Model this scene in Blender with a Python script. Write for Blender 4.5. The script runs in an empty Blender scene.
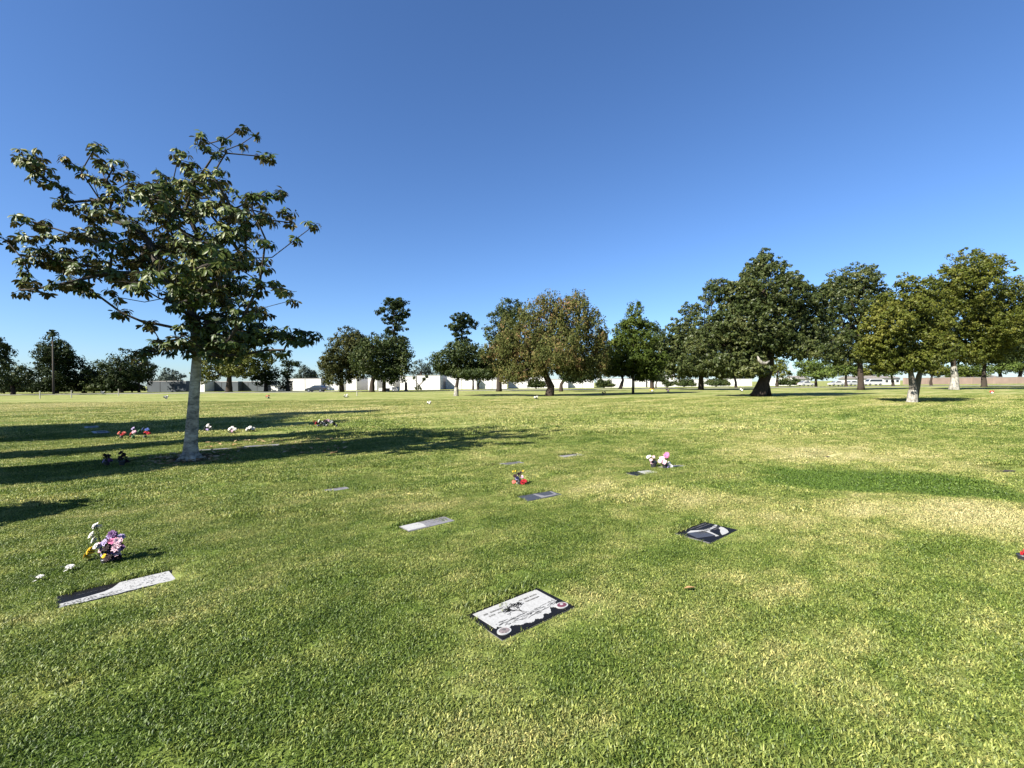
import bpy, math, random
import numpy as np
from mathutils import Matrix, Vector

R = math.radians
scene = bpy.context.scene
col = scene.collection
rng = np.random.default_rng(7)

# ------------------------------------------------------------------ camera
F = 460.0                      # focal length in pixels of the 1024 px wide frame
H = 1.6
ROLL = R(-0.46)
PITCH = R(-0.09)
cam_data = bpy.data.cameras.new('camera')
cam = bpy.data.objects.new('camera', cam_data)
col.objects.link(cam)
cam_data.sensor_width = 36.0
cam_data.lens = F / 1024.0 * 36.0
cam_data.clip_start = 0.05
cam_data.clip_end = 8000
cam.matrix_world = Matrix.Translation((0, 0, H)) @ Matrix.Rotation(R(90) + PITCH, 4, 'X') @ Matrix.Rotation(-ROLL * -1, 4, 'Z')
scene.camera = cam
CR = cam.matrix_world.to_3x3()

# ------------------------------------------------------------------ sky, sun, exposure
SUN_EL = R(37)
SH = Vector((0.775, 0.63, 0)).normalized()          # direction in which shadows fall on the ground
world = bpy.data.worlds.new('World')
scene.world = world
world.use_nodes = True
wn = world.node_tree
bg = wn.nodes['Background']
sky = wn.nodes.new('ShaderNodeTexSky')
sky.sky_type = 'NISHITA'
sky.sun_disc = False
sky.sun_elevation = SUN_EL
sky.sun_rotation = math.atan2(-SH.x, -SH.y)
sky.altitude = 0
sky.air_density = 0.95
sky.dust_density = 0.35
sky.ozone_density = 1.6
hs = wn.nodes.new('ShaderNodeHueSaturation')
hs.inputs['Saturation'].default_value = 1.03
tint = wn.nodes.new('ShaderNodeMix'); tint.data_type = 'RGBA'; tint.blend_type = 'MULTIPLY'
tint.inputs['Factor'].default_value = 1; tint.inputs['B'].default_value = (.615, .79, 1.06, 1)
wn.links.new(sky.outputs[0], tint.inputs['A'])
wn.links.new(tint.outputs['Result'], hs.inputs['Color'])
wn.links.new(hs.outputs[0], bg.inputs['Color'])
bg.inputs['Strength'].default_value = 0.056
sd = bpy.data.lights.new('sun', 'SUN')
sd.energy = 5.0
sd.angle = R(0.53)
sd.color = (1.0, 0.95, 0.86)
sun = bpy.data.objects.new('sun', sd)
col.objects.link(sun)
to_sun = Vector((-SH.x * math.cos(SUN_EL), -SH.y * math.cos(SUN_EL), math.sin(SUN_EL)))
sun.rotation_euler = to_sun.to_track_quat('Z', 'Y').to_euler()
sun.location = to_sun * 50
vs = scene.view_settings
vs.view_transform = 'Standard'
vs.look = 'None'
vs.exposure = 1.65
vs.gamma = 1
vs.use_curve_mapping = False
scene.cycles.use_denoising = True
scene.cycles.max_bounces = 6
scene.cycles.transparent_max_bounces = 4

# ------------------------------------------------------------------ helpers: pixels to places
def ray(px, py):
    return CR @ Vector(((px - 512) / F, -(py - 384) / F, -1))

def G0(px, py):
    d = ray(px, py)
    t = -H / d.z
    return Vector((d.x * t, d.y * t, 0))

def W(px, py, y):                                     # the point seen at a pixel, y metres ahead
    d = ray(px, py)
    t = y / d.y
    return Vector((d.x * t, y, H + d.z * t))

def px_at(y):
    return y / F

DIPS = [(G0(822, 455.0), .50, .07), (G0(1000, 470.5), .7, .08), (G0(306, 489.5), .26, .09), (G0(493, 463), .22, .08)]
def gz(x, y):
    x = np.asarray(x, float); y = np.asarray(y, float)
    a = x * .77 + y * .64; b = -x * .64 + y * .77
    fade = 1 / (1 + (np.hypot(x, y) / 45.0) ** 4)
    z = fade * (.016 * np.sin(b * 2.1 + .6 * np.sin(a * .5)) + .016 * np.sin(a * 1.1 + .8 * np.sin(b * .9)) + .007 * np.sin(a * 3.1 + b * 2.3)
                + .035 * np.sin(b * .55 + 1.3))
    for c, r, d in DIPS:
        u = ((x - c.x) * .77 + (y - c.y) * .64) / r; v = (-(x - c.x) * .64 + (y - c.y) * .77) / (r * .45)
        z = z - d * np.exp(-(u * u + v * v) ** 2)
    return z

def G(px, py):                                        # the spot on the lawn seen at a pixel
    d = ray(px, py)
    t = -H / d.z
    for _ in range(6):
        t = (float(gz(d.x * t, d.y * t)) - H) / d.z
    return Vector((d.x * t, d.y * t, 0))

def onlawn(p, dz=0.0):
    return Vector((p.x, p.y, float(gz(p.x, p.y)) + dz))

# ------------------------------------------------------------------ helpers: meshes
class MB:
    """Collects shapes and links them as ONE mesh object."""
    def __init__(self):
        self.v = []; self.f = []; self.m = []; self.mi = 0
    def add(self, vs_, fs_):
        o = len(self.v)
        self.v += [tuple(p) for p in vs_]
        for f in fs_:
            self.f.append(tuple(i + o for i in f)); self.m.append(self.mi)
        return self
    def box(self, c, s, rot=None, taper=1.0):
        cx, cy, cz = c; sx, sy, sz = s[0] / 2, s[1] / 2, s[2] / 2
        vv = []
        for k, t in ((-1, 1.0), (1, taper)):
            for i, j in ((-1, -1), (1, -1), (1, 1), (-1, 1)):
                p = Vector((i * sx * t, j * sy * t, k * sz))
                if rot is not None: p = rot @ p
                vv.append((p.x + cx, p.y + cy, p.z + cz))
        return self.add(vv, [(3, 2, 1, 0), (4, 5, 6, 7), (0, 1, 5, 4), (1, 2, 6, 5), (2, 3, 7, 6), (3, 0, 4, 7)])
    def tube(self, pts, rad, n=8, cap=True, wob=0.0):
        pts = [Vector(p) for p in pts]
        rings = []
        prev = None
        for i, p in enumerate(pts):
            t = (pts[min(i + 1, len(pts) - 1)] - pts[max(i - 1, 0)])
            if t.length < 1e-9: t = Vector((0, 0, 1))
            t.normalize()
            if prev is None:
                a = t.orthogonal().normalized()
            else:
                a = prev - t * prev.dot(t)
                a = a.normalized() if a.length > 1e-6 else t.orthogonal().normalized()
            prev = a
            b = t.cross(a)
            r = rad[i] if hasattr(rad, '__len__') else rad
            ring = []
            for k in range(n):
                an = 2 * math.pi * k / n
                rr = r * (1 + (wob * random.uniform(-1, 1) if wob else 0))
                ring.append(p + a * (math.cos(an) * rr) + b * (math.sin(an) * rr))
            rings.append(ring)
        vv = [q for rg in rings for q in rg]
        ff = []
        for i in range(len(rings) - 1):
            for k in range(n):
                k2 = (k + 1) % n
                ff.append((i * n + k, i * n + k2, (i + 1) * n + k2, (i + 1) * n + k))
        if cap:
            ff.append(tuple(range(n))[::-1]); ff.append(tuple((len(rings) - 1) * n + k for k in range(n)))
        return self.add(vv, ff)
    def ball(self, c, r, nu=10, nv=7):
        if not hasattr(r, '__len__'): r = (r, r, r)
        vv = [(c[0], c[1], c[2] - r[2])]
        for j in range(1, nv):
            th = math.pi * j / nv
            for i in range(nu):
                ph = 2 * math.pi * i / nu
                vv.append((c[0] + r[0] * math.sin(th) * math.cos(ph), c[1] + r[1] * math.sin(th) * math.sin(ph), c[2] - r[2] * math.cos(th)))
        vv.append((c[0], c[1], c[2] + r[2]))
        ff = [(0, 1 + (i + 1) % nu, 1 + i) for i in range(nu)]
        for j in range(nv - 2):
            for i in range(nu):
                a = 1 + j * nu + i; b = 1 + j * nu + (i + 1) % nu
                ff.append((a, b, b + nu, a + nu))
        t = len(vv) - 1
        ff += [(1 + (nv - 2) * nu + i, 1 + (nv - 2) * nu + (i + 1) % nu, t) for i in range(nu)]
        return self.add(vv, ff)
    def prism(self, poly, z0, z1):
        n = len(poly)
        vv = [(p[0], p[1], z0) for p in poly] + [(p[0], p[1], z1) for p in poly]
        ff = [tuple(range(n))[::-1], tuple(range(n, 2 * n))] + [(i, (i + 1) % n, n + (i + 1) % n, n + i) for i in range(n)]
        return self.add(vv, ff)
    def build(self, name, mats, parent=None, smooth=False, bevel=0):
        me = bpy.data.meshes.new(name)
        me.from_pydata(self.v, [], self.f)
        if not isinstance(mats, (list, tuple)): mats = [mats]
        for m in mats: me.materials.append(m)
        if len(mats) > 1: me.polygons.foreach_set('material_index', self.m)
        if smooth: me.polygons.foreach_set('use_smooth', [True] * len(me.polygons))
        me.update()
        o = bpy.data.objects.new(name, me)
        col.objects.link(o)
        if parent: o.parent = parent
        if bevel:
            b = o.modifiers.new('bevel', 'BEVEL'); b.width = bevel; b.segments = 2; b.limit_method = 'ANGLE'
        return o

def fast_mesh(name, verts, faces, mat, parent=None, attr=None, smooth=False):
    """verts (N,3) and faces (M,k) as arrays."""
    me = bpy.data.meshes.new(name)
    n, (m, k) = len(verts), faces.shape
    me.vertices.add(n); me.vertices.foreach_set('co', np.ascontiguousarray(verts, np.float32).ravel())
    me.loops.add(m * k); me.loops.foreach_set('vertex_index', np.ascontiguousarray(faces, np.int32).ravel())
    me.polygons.add(m); me.polygons.foreach_set('loop_start', np.arange(0, m * k, k, dtype=np.int32))
    me.polygons.foreach_set('loop_total', np.full(m, k, np.int32))
    if attr:
        for an, dom, ty, vals in attr:
            a = me.attributes.new(an, ty, dom)
            a.data.foreach_set('value' if ty != 'FLOAT_VECTOR' else 'vector', np.ascontiguousarray(vals).ravel())
    if smooth: me.polygons.foreach_set('use_smooth', np.ones(m, bool))
    me.update(calc_edges=True)
    if mat: me.materials.append(mat)
    o = bpy.data.objects.new(name, me)
    col.objects.link(o)
    if parent: o.parent = parent
    return o

def tag(o, label=None, cat=None, group=None, kind=None):
    if label: o['label'] = label
    if cat: o['category'] = cat
    if group: o['group'] = group
    if kind: o['kind'] = kind
    return o

def empty(name, loc, label, cat, group=None, rz=0):
    o = bpy.data.objects.new(name, None)
    col.objects.link(o)
    o.location = loc; o.rotation_euler = (0, 0, rz)
    o.empty_display_size = .2
    return tag(o, label, cat, group)

# ------------------------------------------------------------------ helpers: materials
def nodes_of(name):
    m = bpy.data.materials.new(name); m.use_nodes = True
    nt = m.node_tree
    return m, nt, nt.nodes, nt.links, nt.nodes['Principled BSDF']

def N(nt, t, **kw):
    n = nt.nodes.new(t)
    for k, v in kw.items(): setattr(n, k, v)
    return n

def ramp(nt, stops):
    r = nt.nodes.new('ShaderNodeValToRGB')
    e = r.color_ramp.elements
    while len(e) < len(stops): e.new(.5)
    for i, (p, c) in enumerate(stops):
        e[i].position = p; e[i].color = (*c, 1) if len(c) == 3 else c
    return r

def mat(name, c, rough=.6, var=.15, scale=8, spec=.3, bump=0.0, metal=0, stretch=None, sharp=.2):
    m, nt, ns, ln, p = nodes_of(name)
    tc = N(nt, 'ShaderNodeTexCoord')
    no = N(nt, 'ShaderNodeTexNoise'); no.inputs['Scale'].default_value = scale; no.inputs['Detail'].default_value = 6
    if stretch:
        mp = N(nt, 'ShaderNodeMapping'); mp.inputs['Scale'].default_value = stretch
        ln.new(tc.outputs['Object'], mp.inputs['Vector']); ln.new(mp.outputs[0], no.inputs['Vector'])
        no.inputs['Roughness'].default_value = .68
    else:
        ln.new(tc.outputs['Object'], no.inputs['Vector'])
    lo = tuple(max(0, x * (1 - var)) for x in c); hi = tuple(min(1, x * (1 + var)) for x in c)
    r = ramp(nt, [(.5 - sharp, lo), (.5 + sharp, hi)])
    ln.new(no.outputs['Fac'], r.inputs[0]); ln.new(r.outputs[0], p.inputs['Base Color'])
    p.inputs['Roughness'].default_value = rough
    p.inputs['Specular IOR Level'].default_value = spec
    p.inputs['Metallic'].default_value = metal
    if bump:
        b = N(nt, 'ShaderNodeBump'); b.inputs['Strength'].default_value = bump; b.inputs['Distance'].default_value = .02
        ln.new(no.outputs['Fac'], b.inputs['Height']); ln.new(b.outputs[0], p.inputs['Normal'])
    return m

def leaf_mat(name, stops, rough=.5, spec=.35, trans=.25, back=None, nscale=.5):
    """Leaf colours vary leaf by leaf and, more slowly, clump by clump."""
    m, nt, ns, ln, p = nodes_of(name)
    g = N(nt, 'ShaderNodeNewGeometry')
    tc = N(nt, 'ShaderNodeTexCoord')
    no = N(nt, 'ShaderNodeTexNoise'); no.inputs['Scale'].default_value = nscale; no.inputs['Detail'].default_value = 2
    ln.new(tc.outputs['Object'], no.inputs['Vector'])
    mx = N(nt, 'ShaderNodeMath', operation='MULTIPLY_ADD'); mx.inputs[1].default_value = .55
    sc = N(nt, 'ShaderNodeMath', operation='MULTIPLY_ADD'); sc.inputs[1].default_value = 1.7; sc.inputs[2].default_value = -.62
    ln.new(no.outputs['Fac'], sc.inputs[0])
    ln.new(g.outputs['Random Per Island'], mx.inputs[0]); ln.new(sc.outputs[0], mx.inputs[2])
    r = ramp(nt, stops)
    ln.new(mx.outputs[0], r.inputs[0])
    c = r.outputs[0]
    if back:
        mi = N(nt, 'ShaderNodeMix', data_type='RGBA'); mi.inputs['B'].default_value = (*back, 1)
        ln.new(g.outputs['Backfacing'], mi.inputs['Factor']); ln.new(c, mi.inputs['A'])
        c = mi.outputs['Result']
    ln.new(c, p.inputs['Base Color'])
    p.inputs['Roughness'].default_value = rough; p.inputs['Specular IOR Level'].default_value = spec
    tr = N(nt, 'ShaderNodeBsdfTranslucent'); ln.new(c, tr.inputs['Color'])
    ms = N(nt, 'ShaderNodeMixShader'); ms.inputs[0].default_value = trans
    ln.new(p.outputs[0], ms.inputs[1]); ln.new(tr.outputs[0], ms.inputs[2])
    ln.new(ms.outputs[0], ns['Material Output'].inputs['Surface'])
    return m

M = {}
M['bark_dark'] = mat('dark bark', (0.03689, 0.02817, 0.02147), .95, .35, 9, .15, .6, stretch=(2.2, 2.2, .4), sharp=.12)
M['bark_brown'] = mat('brown bark', (.040, .032, .025), .95, .3, 9, .15, .6, stretch=(2.2, 2.2, .4), sharp=.12)
M['bark_grey'] = mat('pale grey bark', (0.1006, 0.09056, 0.07379), .9, .28, 7, .2, .5, stretch=(2.2, 2.2, .4), sharp=.12)
M['bark_palm'] = mat('palm bark', (0.0688, 0.0602, 0.0516), .95, .25, 20, .15, .4)
M['whitewash'] = mat('whitewashed bark', (.215, .20, .17), .95, .6, 5, .1, .5, stretch=(1, 1, .45), sharp=.13)
M['white_wall'] = mat('white stucco', (0.5244, 0.5157, 0.4894), .85, .06, 1.5, .2, .1)
M['shaded_wall'] = mat('wall with shade in its grey', (0.06708, 0.07714, 0.08385), .85, .1, .6, .2, .1)  # the shade on these walls is put into the base colour
M['beige_wall'] = mat('beige wall', (0.2281, 0.1677, 0.1342), .9, .12, .4, .2, .1)
M['coping'] = mat('pale coping', (0.3086, 0.3019, 0.2884), .85, .1, 2, .2)
M['dark_recess'] = mat('dark metal door', (0.03354, 0.03354, 0.03488), .5, .2, 3, .4)
M['roof_tile'] = mat('weathered roof', (.17, .155, .14), .9, .2, 2, .2)
M['glass'] = mat('window glass', (0.02012, 0.02683, 0.03354), .08, .1, 2, .6)
M['granite_black'] = mat('black granite', (0.006708, 0.006373, 0.006373), .45, .5, 140, .12)
M['granite_side'] = mat('rough granite side', (0.07379, 0.07379, 0.07379), .8, .25, 90, .3)
M['granite_grey'] = mat('grey granite', (0.1543, 0.1476, 0.1509), .5, .28, 120, .4)
M['granite_blue'] = mat('blue grey granite', (.040, .042, .050), .4, .3, 120, .3)
M['engraved'] = mat('sandblasted white engraving', (0.2884, 0.2884, 0.2817), .8, .13, 60, .2)
M['engrave_grey'] = mat('grey engraving line', (0.06037, 0.06037, 0.06037), .7, .2, 60, .2)
M['photo_grey'] = mat('ceramic portrait grey', (0.1677, 0.1342, 0.1275), .25, .5, 70, .5)
M['photo_red'] = mat('ceramic portrait red', (.12, .035, .045), .25, .6, 70, .5)
M['bronze'] = mat('bronze plaque', (0.1073, 0.07379, 0.05031), .5, .3, 30, .5, 0, .6)
M['concrete'] = mat('concrete', (0.1878, 0.1811, 0.1677), .9, .15, 8, .2, .2)
M['asphalt'] = mat('asphalt', (0.09391, 0.09391, 0.09391), .9, .15, 3, .2)
M['post_white'] = mat('white post', (0.3354, 0.322, 0.2683), .7, .08, 6, .3)
M['rubber'] = mat('rubber', (0.01342, 0.01342, 0.01342), .8, .1, 8, .2)
M['chrome'] = mat('alloy rim', (0.3354, 0.3354, 0.3488), .3, .1, 8, .5, 0, .9)
M['lamp_white'] = mat('headlight glass', (0.4696, 0.4696, 0.483), .2, .05, 8, .6)
M['lamp_red'] = mat('tail light glass', (0.2348, 0.01342, 0.01342), .2, .05, 8, .6)
def paint(name, c):
    m = mat(name, c, .35, .05, 3, .5)
    m.node_tree.nodes['Principled BSDF'].inputs['Coat Weight'].default_value = .25
    return m
M['car_blue'] = paint('dark blue car paint', (.010, .014, .022))
M['car_white'] = paint('white car paint', (0.3488, 0.3488, 0.3488))
M['car_silver'] = paint('silver car paint', (0.3019, 0.3086, 0.3153))
M['petal_white'] = mat('white petals', (0.5244, 0.5069, 0.472), .7, .08, 40, .2)
M['petal_yellow'] = mat('yellow petals', (0.5366, 0.3354, 0.02012), .7, .12, 40, .2)
M['petal_pink'] = mat('pink petals', (0.483, 0.1342, 0.2549), .7, .2, 40, .2)
M['petal_palepink'] = mat('pale pink petals', (0.483, 0.3086, 0.3488), .7, .15, 40, .2)
M['petal_purple'] = mat('dull purple petals', (0.114, 0.05366, 0.1342), .7, .3, 40, .2)
M['petal_lilac'] = mat('lilac petals', (0.2817, 0.2281, 0.3756), .7, .2, 40, .2)
M['petal_red'] = mat('red petals', (0.3086, 0.01342, 0.02012), .7, .2, 40, .2)
M['petal_blue'] = mat('blue petals', (0.0805, 0.1207, 0.3354), .7, .2, 40, .2)
M['petal_dark'] = mat('withered dark petals', (0.02348, 0.01342, 0.01476), .8, .3, 40, .2)  # near-black petals for the dark blooms
M['petal_coral'] = mat('coral petals', (0.436, 0.1073, 0.0805), .7, .2, 40, .2)
M['stem_green'] = mat('bouquet foliage', (0.03354, 0.06708, 0.02012), .6, .3, 30, .3)
M['stem_dark'] = mat('dark bouquet foliage', (0.01677, 0.02348, 0.01342), .7, .3, 30, .3)
M['vase_white'] = mat('white plastic vase', (0.4696, 0.4696, 0.4561), .4, .06, 12, .4)
M['vase_dark'] = mat('dark metal vase', (0.02683, 0.02683, 0.03019), .4, .2, 12, .5)
M['vase_blue'] = mat('pale blue vase', (0.2012, 0.2817, 0.3891), .4, .1, 12, .4)
M['vase_green'] = mat('green plastic vase', (0.03354, 0.1073, 0.03354), .5, .1, 12, .4)
M['dry_leaf'] = leaf_mat('dry fallen leaves', [(.0, (.16, .08, .03)), (.5, (.30, .19, .09)), (1, (.42, .33, .20))], .8, .1, .05)

GREENS = {
 'magnolia': leaf_mat('magnolia leaf', [(.0, (0.0217, 0.0378, 0.0078)), (.45, (0.0458, 0.0693, 0.0130)), (.8, (0.0925, 0.1102, 0.0225)), (.94, (0.1416, 0.1313, 0.0346)), (1, (0.1742, 0.1051, 0.0260))], .45, .22, .16, (0.0598, 0.0546, 0.0190), .6),
 'pine':   leaf_mat('dark pine needles', [(.0, (0.0103, 0.0180, 0.0060)), (.6, (0.0200, 0.0311, 0.0095)), (1, (0.0371, 0.0479, 0.0137))], .6, 0.08, .12),
 'dark':   leaf_mat('dark evergreen leaves', [(.0, (0.0142, 0.0229, 0.0060)), (.6, (0.0297, 0.0430, 0.0100)), (1, (0.0602, 0.0681, 0.0174))], .55, 0.13, .12),
 'brown':  leaf_mat('dusty brown green leaves', [(.0, (0.0211, 0.0265, 0.0082)), (.6, (0.0436, 0.0487, 0.0143)), (1, (0.0809, 0.0736, 0.0247))], .6, 0.08, .12),
 'ficus':  leaf_mat('grey green leathery leaves', [(.0, (0.0206, 0.0312, 0.0080)), (.5, (0.0405, 0.0540, 0.0143)), (1, (0.0884, 0.0934, 0.0303))], .45, 0.17, .12),
 'olive':  leaf_mat('olive green leaves', [(.0, (0.0266, 0.0370, 0.0056)), (.5, (0.0600, 0.0714, 0.0104)), (1, (0.1200, 0.1156, 0.0217))], .5, 0.13, .12),
 'autumn': leaf_mat('turning olive brown leaves', [(.0, (0.0343, 0.0411, 0.0110)), (.45, (0.0686, 0.0787, 0.0208)), (.75, (0.1099, 0.0935, 0.0306)), (1, (0.1647, 0.0898, 0.0459))], .6, 0.08, .12),
 'fresh':  leaf_mat('fresh green leaves', [(.0, (0.0342, 0.0547, 0.0091)), (.6, (0.0685, 0.0982, 0.0193)), (1, (0.1165, 0.1401, 0.0341))], .55, 0.13, .12),
 'conifer': leaf_mat('mid green conifer foliage', [(.0, (0.0207, 0.0340, 0.0056)), (.6, (0.0470, 0.0667, 0.0111)), (1, (0.0898, 0.1055, 0.0200))], .55, 0.08, .12),
 'hazy':   leaf_mat('haze greyed far leaves', [(.0, (0.0326, 0.04619, 0.03802)), (1, (0.0707, 0.08697, 0.0707))], .7, 0.08, .12),  # distance haze is put into the leaf colour
}

# ------------------------------------------------------------------ the colour of the lawn
ROW = R(39.5)                                         # direction of the rows of graves
def lawn_group():
    nt = bpy.data.node_groups.new('lawn colour', 'ShaderNodeTree')
    nt.interface.new_socket('Color', in_out='OUTPUT', socket_type='NodeSocketColor')
    nt.interface.new_socket('Fine', in_out='OUTPUT', socket_type='NodeSocketFloat')
    out = N(nt, 'NodeGroupOutput')
    ln = nt.links
    geo = N(nt, 'ShaderNodeNewGeometry')
    mp = N(nt, 'ShaderNodeMapping'); mp.inputs['Rotation'].default_value = (0, 0, -ROW)
    ln.new(geo.outputs['Position'], mp.inputs['Vector'])
    def noise(scale, detail, stretch=None, rough=.55, src=mp, dist=0):
        n = N(nt, 'ShaderNodeTexNoise'); n.inputs['Scale'].default_value = scale
        n.inputs['Detail'].default_value = detail; n.inputs['Roughness'].default_value = rough
        n.inputs['Distortion'].default_value = dist
        v = src.outputs[0]
        if stretch:
            m2 = N(nt, 'ShaderNodeVectorMath', operation='MULTIPLY'); m2.inputs[1].default_value = stretch
            ln.new(v, m2.inputs[0]); v = m2.outputs[0]
        ln.new(v, n.inputs['Vector'])
        return n.outputs['Fac']
    def math_(op, a, b=None, c=None):
        n = N(nt, 'ShaderNodeMath', operation=op)
        for i, q in enumerate((a, b, c)):
            if q is None: continue
            if isinstance(q, (int, float)): n.inputs[i].default_value = q
            else: ln.new(q, n.inputs[i])
        return n.outputs[0]
    def mixc(f, a, b, clampf=True):
        n = N(nt, 'ShaderNodeMix', data_type='RGBA')
        if isinstance(f, (int, float)): n.inputs['Factor'].default_value = f
        else: ln.new(f, n.inputs['Factor'])
        for s, q in (('A', a), ('B', b)):
            if isinstance(q, tuple): n.inputs[s].default_value = (*q, 1)
            else: ln.new(q, n.inputs[s])
        return n.outputs['Result']
    def smooth(x, lo, hi):
        n = N(nt, 'ShaderNodeMapRange', interpolation_type='SMOOTHSTEP')
        ln.new(x, n.inputs['Value'])
        n.inputs['From Min'].default_value = lo; n.inputs['From Max'].default_value = hi
        return n.outputs['Result']
    big = noise(.22, 3, (1, 1.9, 1), dist=.4)
    mid = noise(1.25, 5, (1, 1.6, 1), .62)
    small = noise(5.5, 4, None, .6)
    fine = noise(38, 3, None, .6)
    sep = N(nt, 'ShaderNodeSeparateXYZ'); ln.new(geo.outputs['Position'], sep.inputs[0])
    # dryness
    d = math_('MULTIPLY_ADD', big, .75, -.30)
    d = math_('ADD', d, math_('MULTIPLY_ADD', mid, 1.25, -.625))
    d = math_('ADD', d, math_('MULTIPLY_ADD', small, .5, -.25))
    far = smooth(sep.outputs['Y'], 5, 30)
    d = math_('ADD', d, math_('MULTIPLY', far, .16))
    for (px, py, r, s) in [(425, 502, .7, .30), (600, 487, .9, .26), (690, 500, .9, .25), (790, 515, .9, .32), (930, 512, 1.1, .45), (1010, 518, .7, .35),
                           (790, 452, 1.6, .34), (880, 452, 2.0, .34), (890, 650, .8, .12), (830, 720, .6, .08), (640, 500, 1.0, .2), (760, 640, .4, .12), (560, 700, .5, .05), (960, 470, .9, .25), (740, 580, .6, .12),
                           (330, 410, 5, .22), (60, 405, 8, .28), (480, 407, 7, .18), (700, 428, 5, .12), (250, 700, 1.0, -.14), (100, 690, .9, -.18), (330, 640, .8, -.10),
                           (60, 550, 1.4, -.1), (540, 560, .6, -.10), (690, 555, .5, -.12), (900, 410, 12, -.05)]:
        p = G(px, py)
        v = N(nt, 'ShaderNodeVectorMath', operation='DISTANCE'); v.inputs[1].default_value = p
        ln.new(geo.outputs['Position'], v.inputs[0])
        g_ = smooth(v.outputs['Value'], r * 1.5, 0)
        d = math_('ADD', d, math_('MULTIPLY', g_, s))
    # mowing and row stripes far out
    st = noise(.55, 3, (.16, 1.0, 1), .5)
    d = math_('ADD', d, math_('MULTIPLY', far, math_('MULTIPLY_ADD', st, 1.15, -.575)))
    # the newly turfed plot
    c0 = G(768, 473); c1 = G(985, 488)
    ax = (c1 - c0); L = ax.length; ax.normalize(); nrm = Vector((-ax.y, ax.x, 0))
    rel = N(nt, 'ShaderNodeVectorMath', operation='SUBTRACT'); rel.inputs[1].default_value = c0
    wv = N(nt, 'ShaderNodeVectorMath', operation='MULTIPLY_ADD'); 
    nz = N(nt, 'ShaderNodeTexNoise'); nz.inputs['Scale'].default_value = 3.2; nz.inputs['Detail'].default_value = 4
    ln.new(geo.outputs['Position'], nz.inputs['Vector'])
    ln.new(nz.outputs['Color'], wv.inputs[0]); wv.inputs[1].default_value = (.6, .6, 0); 
    sub = N(nt, 'ShaderNodeVectorMath', operation='SUBTRACT'); sub.inputs[1].default_value = (.3, .3, 0)
    ln.new(geo.outputs['Position'], rel.inputs[0]); ln.new(rel.outputs[0], sub.inputs[0]); ln.new(sub.outputs[0], wv.inputs[2])
    def dot(v):
        n = N(nt, 'ShaderNodeVectorMath', operation='DOT_PRODUCT'); n.inputs[1].default_value = v
        ln.new(wv.outputs[0], n.inputs[0]); return n.outputs['Value']
    al = dot(ax); ac = math_('ABSOLUTE', math_('ADD', dot(nrm), .05))
    plot = math_('MULTIPLY', math_('MULTIPLY', smooth(al, -.35, .45), smooth(al, L + .7, L - .7)), smooth(ac, 1.15, .5))
    d = math_('ADD', d, math_('MULTIPLY', plot, -.55))
    cr = ramp(nt, [(.0, (.063, .104, .017)), (.26, (.112, .158, .029)), (.46, (.180, .214, .054)), (.68, (.290, .290, .104)), (1, (.40, .37, .18))])
    dd = math_('ADD', d, .34)
    ln.new(dd, cr.inputs[0])
    c = mixc(math_('MULTIPLY', plot, .55), cr.outputs[0], (.090, .150, .022))
    # bare earth round the foot of the magnolia
    v = N(nt, 'ShaderNodeVectorMath', operation='DISTANCE'); v.inputs[1].default_value = G(190, 459)
    ln.new(wv.outputs[0], v.inputs[0])
    rel2 = N(nt, 'ShaderNodeVectorMath', operation='DISTANCE'); rel2.inputs[1].default_value = G(190, 459)
    ln.new(geo.outputs['Position'], rel2.inputs[0])
    e = smooth(math_('ADD', rel2.outputs['Value'], math_('MULTIPLY_ADD', nz.outputs['Fac'], .8, -.4)), .55, .25)
    c = mixc(e, c, (0.136, 0.092, 0.052))
    ln.new(c, out.inputs['Color']); ln.new(fine, out.inputs['Fine'])
    return nt
LAWN = lawn_group()

def ground_material():
    m, nt, ns, ln, p = nodes_of('lawn')
    g = N(nt, 'ShaderNodeGroup'); g.node_tree = LAWN
    geo = N(nt, 'ShaderNodeNewGeometry')
    no = N(nt, 'ShaderNodeTexNoise'); no.inputs['Scale'].default_value = 9; no.inputs['Detail'].default_value = 8; no.inputs['Roughness'].default_value = .7
    ln.new(geo.outputs['Position'], no.inputs['Vector'])
    r = ramp(nt, [(.32, (.55, .55, .52)), (.68, (1.05, 1.05, 1.05))])
    ln.new(no.outputs['Fac'], r.inputs[0])
    mu = N(nt, 'ShaderNodeMix', data_type='RGBA', blend_type='MULTIPLY'); mu.inputs['Factor'].default_value = 1
    ln.new(g.outputs['Color'], mu.inputs['A']); ln.new(r.outputs[0], mu.inputs['B'])
    ln.new(mu.outputs['Result'], p.inputs['Base Color'])
    p.inputs['Roughness'].default_value = .95; p.inputs['Specular IOR Level'].default_value = .1
    b = N(nt, 'ShaderNodeBump'); b.inputs['Strength'].default_value = .7; b.inputs['Distance'].default_value = .05
    ln.new(no.outputs['Fac'], b.inputs['Height']); ln.new(b.outputs[0], p.inputs['Normal'])
    return m

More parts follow.
